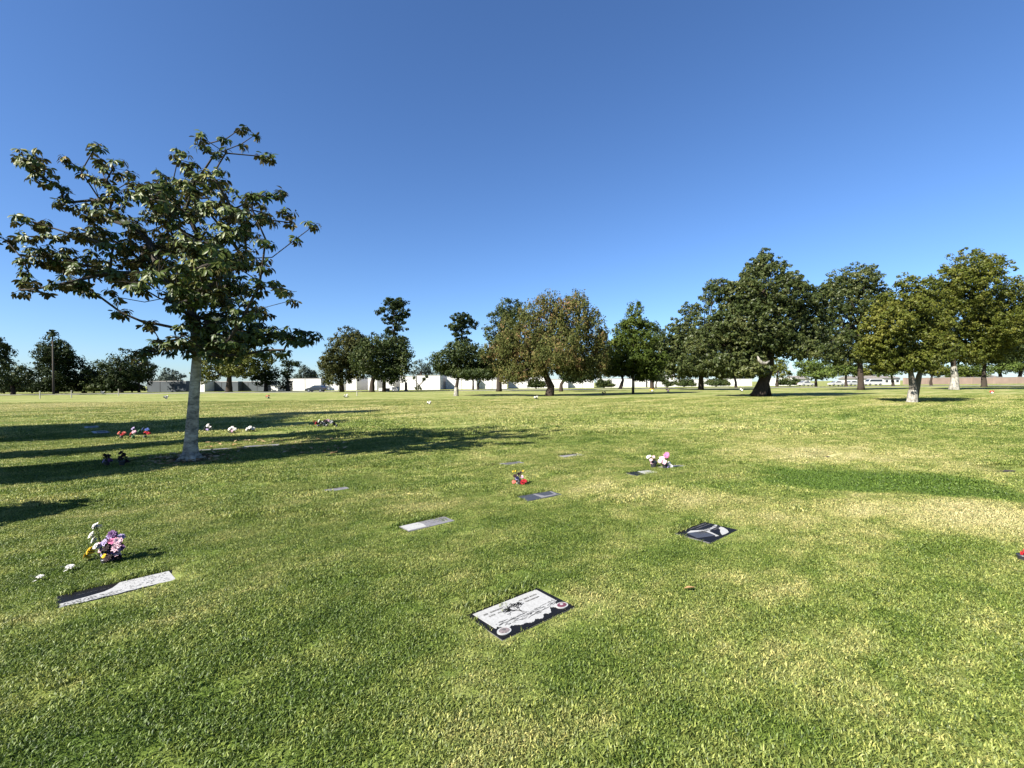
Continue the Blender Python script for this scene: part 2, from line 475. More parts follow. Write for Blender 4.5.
def blade_material():
    m, nt, ns, ln, p = nodes_of('grass blades')
    g = N(nt, 'ShaderNodeGroup'); g.node_tree = LAWN
    at = N(nt, 'ShaderNodeAttribute'); at.attribute_name = 'rnd'
    r = ramp(nt, [(.0, (.30, .38, .28)), (.4, (.85, .90, .82)), (.8, (1.4, 1.35, 1.2)), (1, (2.2, 1.85, 2.0))])
    ln.new(at.outputs['Fac'], r.inputs[0])
    mu = N(nt, 'ShaderNodeMix', data_type='RGBA', blend_type='MULTIPLY'); mu.inputs['Factor'].default_value = 1
    ln.new(g.outputs['Color'], mu.inputs['A']); ln.new(r.outputs[0], mu.inputs['B'])
    c = mu.outputs['Result']
    ln.new(c, p.inputs['Base Color'])
    p.inputs['Roughness'].default_value = .5; p.inputs['Specular IOR Level'].default_value = .3
    tr = N(nt, 'ShaderNodeBsdfTranslucent'); ln.new(c, tr.inputs['Color'])
    ms = N(nt, 'ShaderNodeMixShader'); ms.inputs[0].default_value = .35
    ln.new(p.outputs[0], ms.inputs[1]); ln.new(tr.outputs[0], ms.inputs[2])
    ln.new(ms.outputs[0], ns['Material Output'].inputs['Surface'])
    return m

# ------------------------------------------------------------------ the ground, one sheet to the horizon
def build_ground():
    fr = np.linspace(-R(72), R(72), 560)
    bk = np.linspace(R(72), 2 * math.pi - R(72), 60)[1:-1]
    an = np.concatenate([fr, bk])
    rr = [0.3]
    while rr[-1] < 60: rr.append(rr[-1] * 1.011 + .004)
    while rr[-1] < 4000: rr.append(rr[-1] * 1.12)
    rr = np.array(rr)
    A, Q = np.meshgrid(an, rr)
    X = np.sin(A) * Q; Y = np.cos(A) * Q; Z = gz(X, Y)
    na, nr = len(an), len(rr)
    V = np.stack([X, Y, Z], -1).reshape(-1, 3)
    i, j = np.meshgrid(np.arange(nr - 1), np.arange(na), indexing='ij')
    j2 = (j + 1) % na
    Fc = np.stack([i * na + j, (i + 1) * na + j, (i + 1) * na + j2, i * na + j2], -1).reshape(-1, 4)
    V = np.concatenate([V, [[0, 0, float(gz(0, 0))]]])
    o = fast_mesh('lawn', V, Fc[:, ::-1], ground_material(), smooth=True)
    tag(o, kind='structure')
build_ground()

# a road crossing behind the trees, with a low kerb
def strip(name, y0, y1, z, m, x0=-260, x1=300, slope=.0):
    b = MB(); n = 40
    for i in range(n):
        xa = x0 + (x1 - x0) * i / n; xb = x0 + (x1 - x0) * (i + 1) / n
        b.add([(xa, y0 + xa * slope, z), (xb, y0 + xb * slope, z), (xb, y1 + xb * slope, z), (xa, y1 + xa * slope, z)], [(0, 1, 2, 3)])
    return tag(b.build(name, m), kind='structure')
strip('road', 104, 110, .012, M['asphalt'], slope=.09)
kb = MB()
for i in range(56):
    xa = -260 + i * 10
    for y in (103.8, 110.2):
        yy = y + (xa + 5) * .09
        kb.box((xa + 5, yy, .03), (10.02, .16, .12), Matrix.Rotation(math.atan(.09), 3, 'Z'))
tag(kb.build('kerb', M['concrete']), kind='structure')

# ------------------------------------------------------------------ grave markers
MARKS = []                                            # (centre, half length, half width, angle) for the grass
class Marker:
    def __init__(self, name, label, px, py, L, Wd, rot=ROW, top=.005, stone='granite_grey', side='granite_side', cat='grave marker', group='flat grave markers in the lawn'):
        p = G(px, py)
        self.e = empty(name, (p.x, p.y, float(gz(p.x, p.y))), label, cat, group, rot)
        self.L, self.W, self.top = L, Wd, top
        b = MB(); b.mi = 1
        b.box((0, 0, top / 2 - .05), (L, Wd, top + .096))
        b.mi = 0
        b.box((0, 0, top), (L - .004, Wd - .004, .006))
        b.build('stone', [M[stone], M[side]], self.e, bevel=.003)
        self.z = top + .0045
        MARKS.append((p, L / 2, Wd / 2, rot))
    def panel(self, name, poly, m, dz=0.0, h=.0015, label=None):
        b = MB(); b.prism(poly, self.z + dz - .0035, self.z + dz + h)
        o = b.build(name, m, self.e)
        if label: o['label'] = label
        return o
    def lines(self, name, segs, m, w, dz=.0025):
        b = MB()
        for (x0, y0, x1, y1) in segs:
            d = Vector((x1 - x0, y1 - y0)); 
            if d.length < 1e-6: continue
            n = Vector((-d.y, d.x)).normalized() * w / 2
            b.add([(x0 - n.x, y0 - n.y, self.z + dz), (x1 - n.x, y1 - n.y, self.z + dz), (x1 + n.x, y1 + n.y, self.z + dz), (x0 + n.x, y0 + n.y, self.z + dz)], [(0, 1, 2, 3)])
        return b.build(name, m, self.e)

def oval(cx, cy, rx, ry, n=28):
    return [(cx + rx * math.cos(2 * math.pi * i / n), cy + ry * math.sin(2 * math.pi * i / n)) for i in range(n)]

def text_rows(x0, x1, y, n, rnd, hgt=.011):
    """Rows of worn lettering too small to read: short upright strokes."""
    segs = []
    x = x0
    while x < x1:
        if rnd.random() < .16: x += .010; continue
        segs.append((x, y - hgt / 2 * rnd.uniform(.6, 1), x + rnd.uniform(-.002, .002), y + hgt / 2 * rnd.uniform(.6, 1)))
        if rnd.random() < .5: segs.append((x, y + rnd.uniform(-.004, .004), x + .004, y + rnd.uniform(-.004, .004)))
        x += .0075
    return segs

rd = random.Random(3)
# 1 the near black stone
mk = Marker('grave_marker', 'black granite grave marker with white engraved panel and two oval portraits, nearest of all', 521.5, 611.5, .66, .40, R(39.5), .005, 'granite_black')
poly = [(-.285, .165), (.285, .165), (.292, .02)]
x = .292
rag = []
y = -.02
for i in range(70):
    t_ = i / 69
    x = .285 - t_ * .57
    y = -.060 - .095 * math.sin(math.pi * t_) - .016 * abs(math.sin(t_ * 17)) + .012 * math.sin(t_ * 41) + rd.uniform(-.005, .005)
    rag.append((x, y))
poly = [(-.292, .172), (.292, .172)] + rag
mk.panel('engraved_panel', poly, M['engraved'])
# oak tree drawing that divides the two inscriptions
segs = []
def grow(x, y, a, l, d):
    if d == 0 or l < .006: return
    x1, y1 = x + math.cos(a) * l, y + math.sin(a) * l
    segs.append((x, y, x1, y1))
    for k in range(2 if rd.random() < .75 else 3):
        grow(x1, y1, a + rd.uniform(-.85, .85), l * rd.uniform(.6, .85), d - 1)
for bx in (-.02, 0, .02):
    grow(bx, -.06, R(90) + rd.uniform(-.5, .5), .055, 6)
mk.lines('tree_engraving', segs, M['dark_recess'], .0035, .0026)
hatch = []
for i in range(120):
    t = rd.uniform(-.27, .27); yy = -.035 - .05 * math.cos(t * 4.5) + rd.uniform(-.03, .035)
    hatch.append((t, yy, t + rd.uniform(.012, .05), yy + rd.uniform(-.006, .006)))
mk.lines('ground_engraving', hatch, M['engrave_grey'], .0026, .0028)
mk.lines('inscription', text_rows(-.245, -.075, .110, 1, rd, .022) + text_rows(-.225, -.09, .070, 1, rd, .02), M['engrave_grey'], .0048, .0027)
mk.lines('inscription', text_rows(.075, .25, .110, 1, rd, .022) + text_rows(.10, .23, .070, 1, rd, .02), M['engrave_grey'], .0048, .0027)
for sx, mm, lb in ((-1, 'photo_grey', 'oval portrait in grey tones'), (1, 'photo_red', 'oval portrait in red tones')):
    o = mk.panel('portrait', oval(sx * .262, -.135, .050, .040), M['engraved'], .0, .004, lb)
    b = MB(); b.prism(oval(sx * .262, -.135, .037, .029), mk.z + .0035, mk.z + .0058)
    b.build('picture', M[mm], o)
    b = MB(); b.prism(oval(sx * .262 + .004, -.128, .012, .012), mk.z + .0055, mk.z + .0068); b.build('face', M['engraved'] if sx > 0 else M['granite_side'], o)

# 2 the left stone, black with a broad white design
mk = Marker('grave_marker', 'black and white speckled grave marker below the purple bouquet with white lilies', 120.5, 588.5, .75, .31, R(43), .005, 'granite_black')
rag = [(.355 - i * (.71 / 24), -.132 + rd.uniform(-.010, .010)) for i in range(25)]
poly = [(-.355, -.055), (-.2, -.035), (-.1, -.012), (-.05, .03), (-.02, .085), (.0, .128), (.335, .130)] + rag
mk.panel('engraved_panel', poly, M['engraved'])
hatch = []
for i in range(260):
    t = rd.uniform(-.34, .31); yy = rd.uniform(-.12, .12) if t > 0 else rd.uniform(-.12, -.06)
    hatch.append((t, yy, t + rd.uniform(.004, .016), yy + rd.uniform(-.012, .012)))
mk.lines('speckle_engraving', hatch, M['engrave_grey'], .0035)
mk.lines('inscription', text_rows(-.26, -.07, .055, 1, rd, .014), M['engrave_grey'], .0026)
# 3 grey
mk = Marker('grave_marker', 'grey granite grave marker, one end paler, alone in the dry grass left of centre', 427.5, 524, .60, .24, R(40), .005, 'granite_grey')
mk.panel('polished_panel', [(-.285, -.10), (-.07, -.10), (-.05, .0), (-.075, .10), (-.285, .10)], M['engraved'])
mk.lines('inscription', text_rows(.0, .24, .045, 1, rd, .02) + text_rows(.03, .22, -.02, 1, rd, .016), M['granite_side'], .003)
# 4 small, half overgrown
mk = Marker('grave_marker', 'small pale grave marker half overgrown in a grassy hollow, far left of the grey one', 337, 489.5, .34, .17, R(36), .005, 'granite_grey')
mk.lines('inscription', text_rows(-.12, .12, .02, 1, rd, .02), M['granite_side'], .003)
# 5 blue grey
mk = Marker('grave_marker', 'blue grey double grave marker below the small red and white bouquet', 540, 496, .62, .30, R(32), .005, 'granite_blue')
mk.panel('engraved_panel', [(-.05, -.13), (.0, -.13), (.25, -.1), (.29, .12), (.27, .13), (.22, -.06), (.04, -.06), (-.01, .12), (-.04, .12)], M['granite_grey'])
mk.lines('inscription', text_rows(-.27, -.08, .02, 1, rd, .02), M['granite_grey'], .003)
# 6 black with white fields
mk = Marker('grave_marker', 'black grave marker with white engraved bands and a blue field, right of centre', 707, 532, .60, .38, R(39), .005, 'granite_black')
mk.panel('blue_field', [(-.28, -.05), (-.07, -.13), (-.02, .02), (-.22, .10)], M['granite_blue'])
mk.panel('engraved_panel', [(-.215, .105), (-.10, .045), (-.045, .0), (-.06, -.075), (-.085, -.145), (-.05, -.155), (-.02, -.09), (.01, -.02), (.09, .0), (.18, -.005), (.28, .03), (.275, .055), (.16, .03), (.05, .035), (-.02, .06), (-.12, .12)], M['engraved'])
mk.panel('engraved_panel', [(.0, -.165), (.06, -.172), (.14, -.165), (.20, -.12), (.245, -.06), (.255, -.02), (.19, -.03), (.15, -.07), (.10, -.09), (.04, -.13)], M['engraved'])
hatch = []
for i in range(70):
    t = rd.uniform(-.17, .24); hatch.append((t, rd.uniform(-.03, .06), t + rd.uniform(.008, .03), rd.uniform(-.03, .06)))
mk.lines('line_engraving', hatch, M['engrave_grey'], .0042)
mk.lines('inscription', text_rows(-.08, .25, .145, 1, rd, .02) + text_rows(-.02, .25, .105, 1, rd, .018) + text_rows(.08, .22, -.03, 1, rd, .014), M['granite_grey'], .003)
# 7..10
mk = Marker('grave_marker', 'dark grave marker with white right half, in front of the pink bouquets', 643, 473, .54, .28, R(25), .005, 'granite_black')
mk.panel('engraved_panel', [(-.06, -.12), (.25, -.12), (.25, .12), (-.02, .12)], M['engraved'])
mk = Marker('grave_marker', 'pale grave marker under the right end of the pink bouquets', 674, 467, .56, .26, R(25), .005, 'concrete')
mk.panel('inscription_panel', [(-.2, -.09), (.2, -.09), (.2, .09), (-.2, .09)], M['granite_grey'])
mk = Marker('grave_marker', 'small white grave marker with dark far edge, farthest of those right of centre', 571, 455.5, .56, .26, R(30), .005, 'concrete')
mk.panel('dark_border', [(-.2, .06), (.2, .06), (.24, .12), (-.24, .12)], M['granite_black'])
mk = Marker('grave_marker', 'thin grey grave marker nearly hidden by grass, up left of the red bouquet', 512, 463.5, .46, .22, R(30), .005, 'granite_grey')
mk.panel('inscription_panel', [(-.16, -.07), (.16, -.07), (.16, .07), (-.16, .07)], M['granite_side'])
for (px, py, L, lb) in [(822, 456.5, .8, 'black slab added as shade in a grass hollow, beyond the fresh green plot'), (1003, 471, .9, 'black slab added as shade in a grass hollow, behind the right end of the green plot')]:
    mk = Marker('grave_marker', lb, px, py, L, .20, R(-8), .004, 'granite_black')  # added black slabs stand in for the shade inside the two hollows
    mk.panel('inscription_panel', [(-.2, -.05), (.2, -.05), (.2, .05), (-.2, .05)], M['bronze'])
# those in the shade bands on the left
for (px, py, L, lb) in [(92, 427, 1.05, 'pale flat grave marker beyond the shadow bands, upper one of the slanting pair'),
                        (101, 432, 1.05, 'pale flat grave marker beyond the shadow bands, lower one of the slanting pair'),
                        (4, 428.5, 1.0, 'pale flat grave marker cut by the left edge among the shadow bands')]:
    mk = Marker('grave_marker', lb, px, py, L, .45, R(-44) if px > 50 else R(30), .005, 'granite_grey')
    mk.panel('inscription_panel', [(-.3, -.12), (.3, -.12), (.3, .12), (-.3, .12)], M['granite_side'])
mk = Marker('grave_marker', 'long pale grave marker just behind the foot of the near tree', 213, 450, .8, .36, R(28), .005, 'concrete')
mk.panel('inscription_panel', [(-.3, -.1), (.3, -.1), (.3, .1), (-.3, .1)], M['granite_grey'])
mk = Marker('grave_marker', 'thin pale grave marker right of the fallen leaves by the near tree', 262, 446, .8, .36, R(28), .005, 'concrete')
mk.panel('inscription_panel', [(-.3, -.1), (.3, -.1), (.3, .1), (-.3, .1)], M['granite_grey'])

# ------------------------------------------------------------------ grass
def blades(n, size, hmin, hmax, w, lean, seed):
    g = np.random.default_rng(seed)
    p = g.uniform(-size / 2, size / 2, (n, 2))
    az = g.uniform(0, 2 * np.pi, n); h = g.uniform(hmin, hmax, n)
    le = h * lean * g.uniform(.25, 1.2, n)
    ww = w * g.uniform(.6, 1.25, n)
    tw = az + g.normal(0, .7, n) + np.pi / 2
    dx, dy = np.cos(az) * le, np.sin(az) * le
    ox, oy = np.cos(tw) * ww / 2, np.sin(tw) * ww / 2
    z0 = np.full(n, -.006)
    A = np.stack([p[:, 0] - ox, p[:, 1] - oy, z0], -1); B = np.stack([p[:, 0] + ox, p[:, 1] + oy, z0], -1)
    C = np.stack([p[:, 0] + dx * .38 + ox * .85, p[:, 1] + dy * .38 + oy * .85, h * .68], -1); D = np.stack([p[:, 0] + dx * .38 - ox * .85, p[:, 1] + dy * .38 - oy * .85, h * .68], -1)
    E = np.stack([p[:, 0] + dx, p[:, 1] + dy, h], -1)
    V = np.stack([A, B, C, D, E], 1).reshape(-1, 3)
    i = np.arange(n)[:, None] * 5
    Fq = i + np.array([[0, 1, 2, 3]]); 
    Ft = i + np.array([[3, 2, 4]])
    return V, Fq, Ft, g.uniform(0, 1, n)

def build_grass():
    kinds = []
    kinds.append(blades(4000, .62, .007, .019, .0060, 1.5, 1))     # 0 near
    kinds.append(blades(4000, .62, .007, .018, .0062, 1.6, 2))     # 1 near
    kinds.append(blades(2400, 1.0, .009, .022, .0095, 1.5, 3))      # 2 middle
    kinds.append(blades(1500, 2.4, .014, .042, .022, 1.4, 4))       # 3 far
    kinds.append(blades(20, .075, .014, .032, .0052, 1.0, 5))         # 4 tuft along edges
    kinds.append(blades(14, .20, .03, .075, .010, .9, 6))           # 5 far tuft
    kinds.append(blades(17, .08, .007, .019, .0060, 1.4, 7))       # 6 small tuft round the stones
    g = np.random.default_rng(11)
    P, K, S, RZ = [], [], [], []
    def half(y): return y * 1.22 + 1.6
    def grid(y0, y1, st, ks, smin, smax):
        for yy in np.arange(y0, y1, st):
            hw = half(yy)
            for xx in np.arange(-hw, hw, st):
                P.append((xx + g.uniform(-.15, .15) * st, yy + g.uniform(-.15, .15) * st)); K.append(ks[g.integers(len(ks))]); S.append(g.uniform(smin, smax)); RZ.append(g.uniform(0, 6.283))
    grid(.7, 6.4, .43, (0, 1), .95, 1.2)
    grid(6.2, 15.4, .68, (2,), .95, 1.25)
    grid(15, 48, 1.75, (3,), .9, 1.2)
    cut = []
    for (p, hl, hw, a) in MARKS:                       # the turf is trimmed to the stones: small tufts fill in around them
        ca, sa = math.cos(a), math.sin(a)
        far = p.y > 12
        ex = .5 if not far else .9
        cut.append((p, hl + ex, hw + ex, ca, sa))
    for i in range(len(P)):
        x, y = P[i]
        for (p, a_, b_, ca, sa) in cut:
            u = (x - p.x) * ca + (y - p.y) * sa; v = -(x - p.x) * sa + (y - p.y) * ca
            if abs(u) < a_ and abs(v) < b_: K[i] = -9
    keep_ = [i for i in range(len(P)) if K[i] >= 0]
    P = [P[i] for i in keep_]; K = [K[i] for i in keep_]; S = [S[i] for i in keep_]; RZ = [RZ[i] for i in keep_]
    for (p, hl, hw, a) in MARKS:
        ca, sa = math.cos(a), math.sin(a)
        far = p.y > 12
        m_ = .033 if not far else .05
        ex = .86 if not far else 1.4
        n = int((hl + ex) * (hw + ex) * 4 * (720 if not far else 70))
        for q in range(n):
            u, v = g.uniform(-hl - ex, hl + ex), g.uniform(-hw - ex, hw + ex)
            if abs(u) < hl + m_ * g.uniform(.3, 1.1) and abs(v) < hw + m_ * g.uniform(.3, 1.1): continue
            P.append((p.x + u * ca - v * sa, p.y + u * sa + v * ca)); K.append(6 if not far else 5); S.append(g.uniform(.8, 1.15) * (1 if not far else .7)); RZ.append(g.uniform(0, 6.283))
    for (p, hl, hw, a) in MARKS:                       # longer grass along the stones
        ca, sa = math.cos(a), math.sin(a)
        far = p.y > 12
        n = int((hl + hw) * (34 if not far else 14))
        for k in range(n):
            t = g.uniform(-1, 1)
            side = g.integers(4)
            o = .012 + abs(g.normal(0, .03))
            u, v = ((t * hl, hw + o), (t * hl, hw + o * 1.5), (hl + o, t * hw), (-hl - o, t * hw))[side]
            if side == 1 and g.random() < .25: v = -hw - .02
            P.append((p.x + u * ca - v * sa, p.y + u * sa + v * ca)); K.append(4 if not far else 5); S.append(g.uniform(.7, 1.2) * (1 if not far else .8)); RZ.append(g.uniform(0, 6.283))
        for k in range(int(hl * 2 * (70 if not far else 26))):   # rank grass along the far edge
            u, v = g.uniform(-hl, hl), hw + .035 + abs(g.normal(0, .03))
            P.append((p.x + u * ca - v * sa, p.y + u * sa + v * ca)); K.append(4 if not far else 5); S.append(g.uniform(1.1, 1.7) * (1 if not far else .7)); RZ.append(g.uniform(0, 6.283))
    for (c, r, d) in DIPS:
        for k in range(160):
            u, v = g.normal(0, r * .6), abs(g.normal(0, r * .3))
            P.append((c.x + u * .77 - v * .64, c.y + u * .64 + v * .77)); K.append(4); S.append(g.uniform(.8, 1.3)); RZ.append(g.uniform(0, 6.283))
    for k in range(500):                               # single stronger tufts in the near lawn
        yy = 1.6 + 8 * g.random() ** 1.4
        P.append((g.uniform(-1, 1) * half(yy), yy)); K.append(4); S.append(g.uniform(.5, .8)); RZ.append(g.uniform(0, 6.283))
    P = np.array(P); K = np.array(K, np.int32); S = np.array(S, np.float32); RZ = np.array(RZ, np.float32)
    cm = np.array([[m[0].x, m[0].y] for m in MARKS])
    # bare foot of the magnolia
    t = G(190, 459)
    keep = np.hypot(P[:, 0] - t.x, P[:, 1] - t.y) > .42
    P, K, S, RZ = P[keep], K[keep], S[keep], RZ[keep]
    PZ = gz(P[:, 0], P[:, 1])
    gx_ = (gz(P[:, 0] + .1, P[:, 1]) - gz(P[:, 0] - .1, P[:, 1])) / .2
    gy_ = (gz(P[:, 0], P[:, 1] + .1) - gz(P[:, 0], P[:, 1] - .1)) / .2
    ROT = np.zeros((len(P), 3), np.float32)
    up_ = Vector((0, 0, 1))
    for i in range(len(P)):
        q_ = up_.rotation_difference(Vector((-gx_[i], -gy_[i], 1)).normalized()).to_matrix() @ Matrix.Rotation(float(RZ[i]), 3, 'Z')
        ROT[i] = q_.to_euler()
    pts = np.column_stack([P, PZ])
    verts = [pts]; faces = []; q = len(pts)
    polys = []; pr = []; pk = []
    vk = [np.full(len(pts), -1)]
    loops = []; starts = []; totals = []; pos = 0
    for k, (V, Fq, Ft, rn) in enumerate(kinds):
        for Fx in (Fq, Ft):
            loops.append((Fx + q).ravel()); m, c = Fx.shape
            starts.append(pos + np.arange(m) * c); totals.append(np.full(m, c)); pos += m * c
            pr.append(rn)
        verts.append(V); vk.append(np.full(len(V), k)); q += len(V)
    verts = np.concatenate(verts); loops = np.concatenate(loops); starts = np.concatenate(starts); totals = np.concatenate(totals)
    me = bpy.data.meshes.new('grass')
    me.vertices.add(len(verts)); me.vertices.foreach_set('co', verts.astype(np.float32).ravel())
    me.loops.add(len(loops)); me.loops.foreach_set('vertex_index', loops.astype(np.int32))
    me.polygons.add(len(starts)); me.polygons.foreach_set('loop_start', starts.astype(np.int32)); me.polygons.foreach_set('loop_total', totals.astype(np.int32))
    a = me.attributes.new('rnd', 'FLOAT', 'FACE'); a.data.foreach_set('value', np.concatenate(pr).astype(np.float32))
    nv = len(verts); npn = len(pts)
    a = me.attributes.new('tuft', 'INT', 'POINT'); a.data.foreach_set('value', np.concatenate(vk).astype(np.int32))
    for nm, arr, ty in (('pick', K, 'INT'), ('size', S, 'FLOAT')):
        full = np.zeros(nv, arr.dtype); full[:npn] = arr
        a = me.attributes.new(nm, ty, 'POINT'); a.data.foreach_set('value', full)
    full = np.zeros((nv, 3), np.float32); full[:npn] = ROT
    a = me.attributes.new('turn', 'FLOAT_VECTOR', 'POINT'); a.data.foreach_set('vector', full.ravel())
    me.update(calc_edges=True)
    bm_ = blade_material()
    me.materials.append(bm_)
    o = bpy.data.objects.new('grass', me); col.objects.link(o)
    tag(o, 'short mown green and straw coloured lawn grass', 'grass', kind='stuff')
    gt = bpy.data.node_groups.new('grass tufts', 'GeometryNodeTree')
    gt.interface.new_socket('Geometry', in_out='INPUT', socket_type='NodeSocketGeometry')
    gt.interface.new_socket('Geometry', in_out='OUTPUT', socket_type='NodeSocketGeometry')
    gi = N(gt, 'NodeGroupInput'); go = N(gt, 'NodeGroupOutput'); L = gt.links
    def attr(nm, ty):
        n = N(gt, 'GeometryNodeInputNamedAttribute', data_type=ty); n.inputs['Name'].default_value = nm
        return n.outputs['Attribute']
    def sel(v):
        c = N(gt, 'FunctionNodeCompare', data_type='INT', operation='EQUAL')
        L.new(attr('tuft', 'INT'), c.inputs[2]); c.inputs[3].default_value = v
        s = N(gt, 'GeometryNodeSeparateGeometry', domain='POINT')
        L.new(gi.outputs[0], s.inputs[0]); L.new(c.outputs[0], s.inputs[1])
        return s.outputs[0]
    g2i = N(gt, 'GeometryNodeGeometryToInstance')
    for k in range(len(kinds) - 1, -1, -1):
        L.new(sel(k), g2i.inputs[0])
    iop = N(gt, 'GeometryNodeInstanceOnPoints')
    m2p = N(gt, 'GeometryNodeMeshToPoints'); L.new(sel(-1), m2p.inputs[0])
    L.new(m2p.outputs[0], iop.inputs['Points']); L.new(g2i.outputs[0], iop.inputs['Instance'])
    iop.inputs['Pick Instance'].default_value = True
    L.new(attr('pick', 'INT'), iop.inputs['Instance Index'])
    L.new(attr('turn', 'FLOAT_VECTOR'), iop.inputs['Rotation'])
    L.new(attr('size', 'FLOAT'), iop.inputs['Scale'])
    L.new(iop.outputs[0], go.inputs[0])
    md = o.modifiers.new('tufts', 'NODES'); md.node_group = gt
build_grass()

# ------------------------------------------------------------------ trees
def leaf_quads(cen, nor, tan, ln_, wd):
    """Diamond leaves folded a little along the midrib."""
    b = np.cross(nor, tan); b /= np.linalg.norm(b, axis=1, keepdims=True) + 1e-9
    L = ln_[:, None]; w = wd[:, None]
    v0 = cen - tan * L * .5; v1 = cen + b * w * .5 + tan * L * .05 + nor * w * .12
    v2 = cen + tan * L * .5; v3 = cen - b * w * .5 + tan * L * .05 + nor * w * .12
    V = np.stack([v0, v1, v2, v3], 1).reshape(-1, 3)
    i = np.arange(len(cen))[:, None] * 4
    return V, i + np.array([[0, 1, 2, 3]])

def unit(a): return a / (np.linalg.norm(a, axis=1, keepdims=True) + 1e-9)

def crown(blobs, leaf, g, clump=1.0, dens=1.0, droop=0.0, flat=.75, per=26, stray=.14):
    """blobs: (centre, radii). Clumps of leaves spread through each blob's outer volume."""
    C, O, RR = [], [], []
    for c, r in blobs:
        area = 4 * math.pi * ((r[0] * r[2]) ** 1.6 / 3 + (r[0] * r[1]) ** 1.6 / 3 + (r[1] * r[2]) ** 1.6 / 3) ** (1 / 1.6)
        n = max(7, int(dens * area / (clump * clump) * .85))
        u = unit(g.normal(size=(n, 3)))
        f = g.uniform(0, 1, n) ** .38
        f = .25 + .78 * f
        rr_ = clump * g.uniform(.6, 1.25, n)
        out_ = g.random(n) < stray
        f = np.where(out_, g.uniform(1.02, 1.22, n), f); rr_ = np.where(out_, rr_ * .7, rr_)
        p = np.array(c) + u * np.array(r) * f[:, None]
        C.append(p); O.append(unit(u / np.array(r))); RR.append(rr_)
    C = np.concatenate(C); O = np.concatenate(O); RR = np.concatenate(RR)
    n = len(C)
    idx = np.repeat(np.arange(n), per)
    d = unit(g.normal(size=(n * per, 3))) * (g.uniform(0, 1, (n * per, 1)) ** .45) * .95
    d[:, 2] *= flat
    P = C[idx] + d * RR[idx][:, None]
    nor = unit(unit(d) * 1.0 + O[idx] * .25 + unit(g.normal(size=(n * per, 3))) * .5 + np.array([0, 0, .2]))
    tan = unit(np.cross(nor, g.normal(size=(n * per, 3))) + np.array([0, 0, -droop]))
    ll = leaf * g.uniform(.6, 1.3, n * per)
    return leaf_quads(P, nor, tan, ll, ll * .55), C

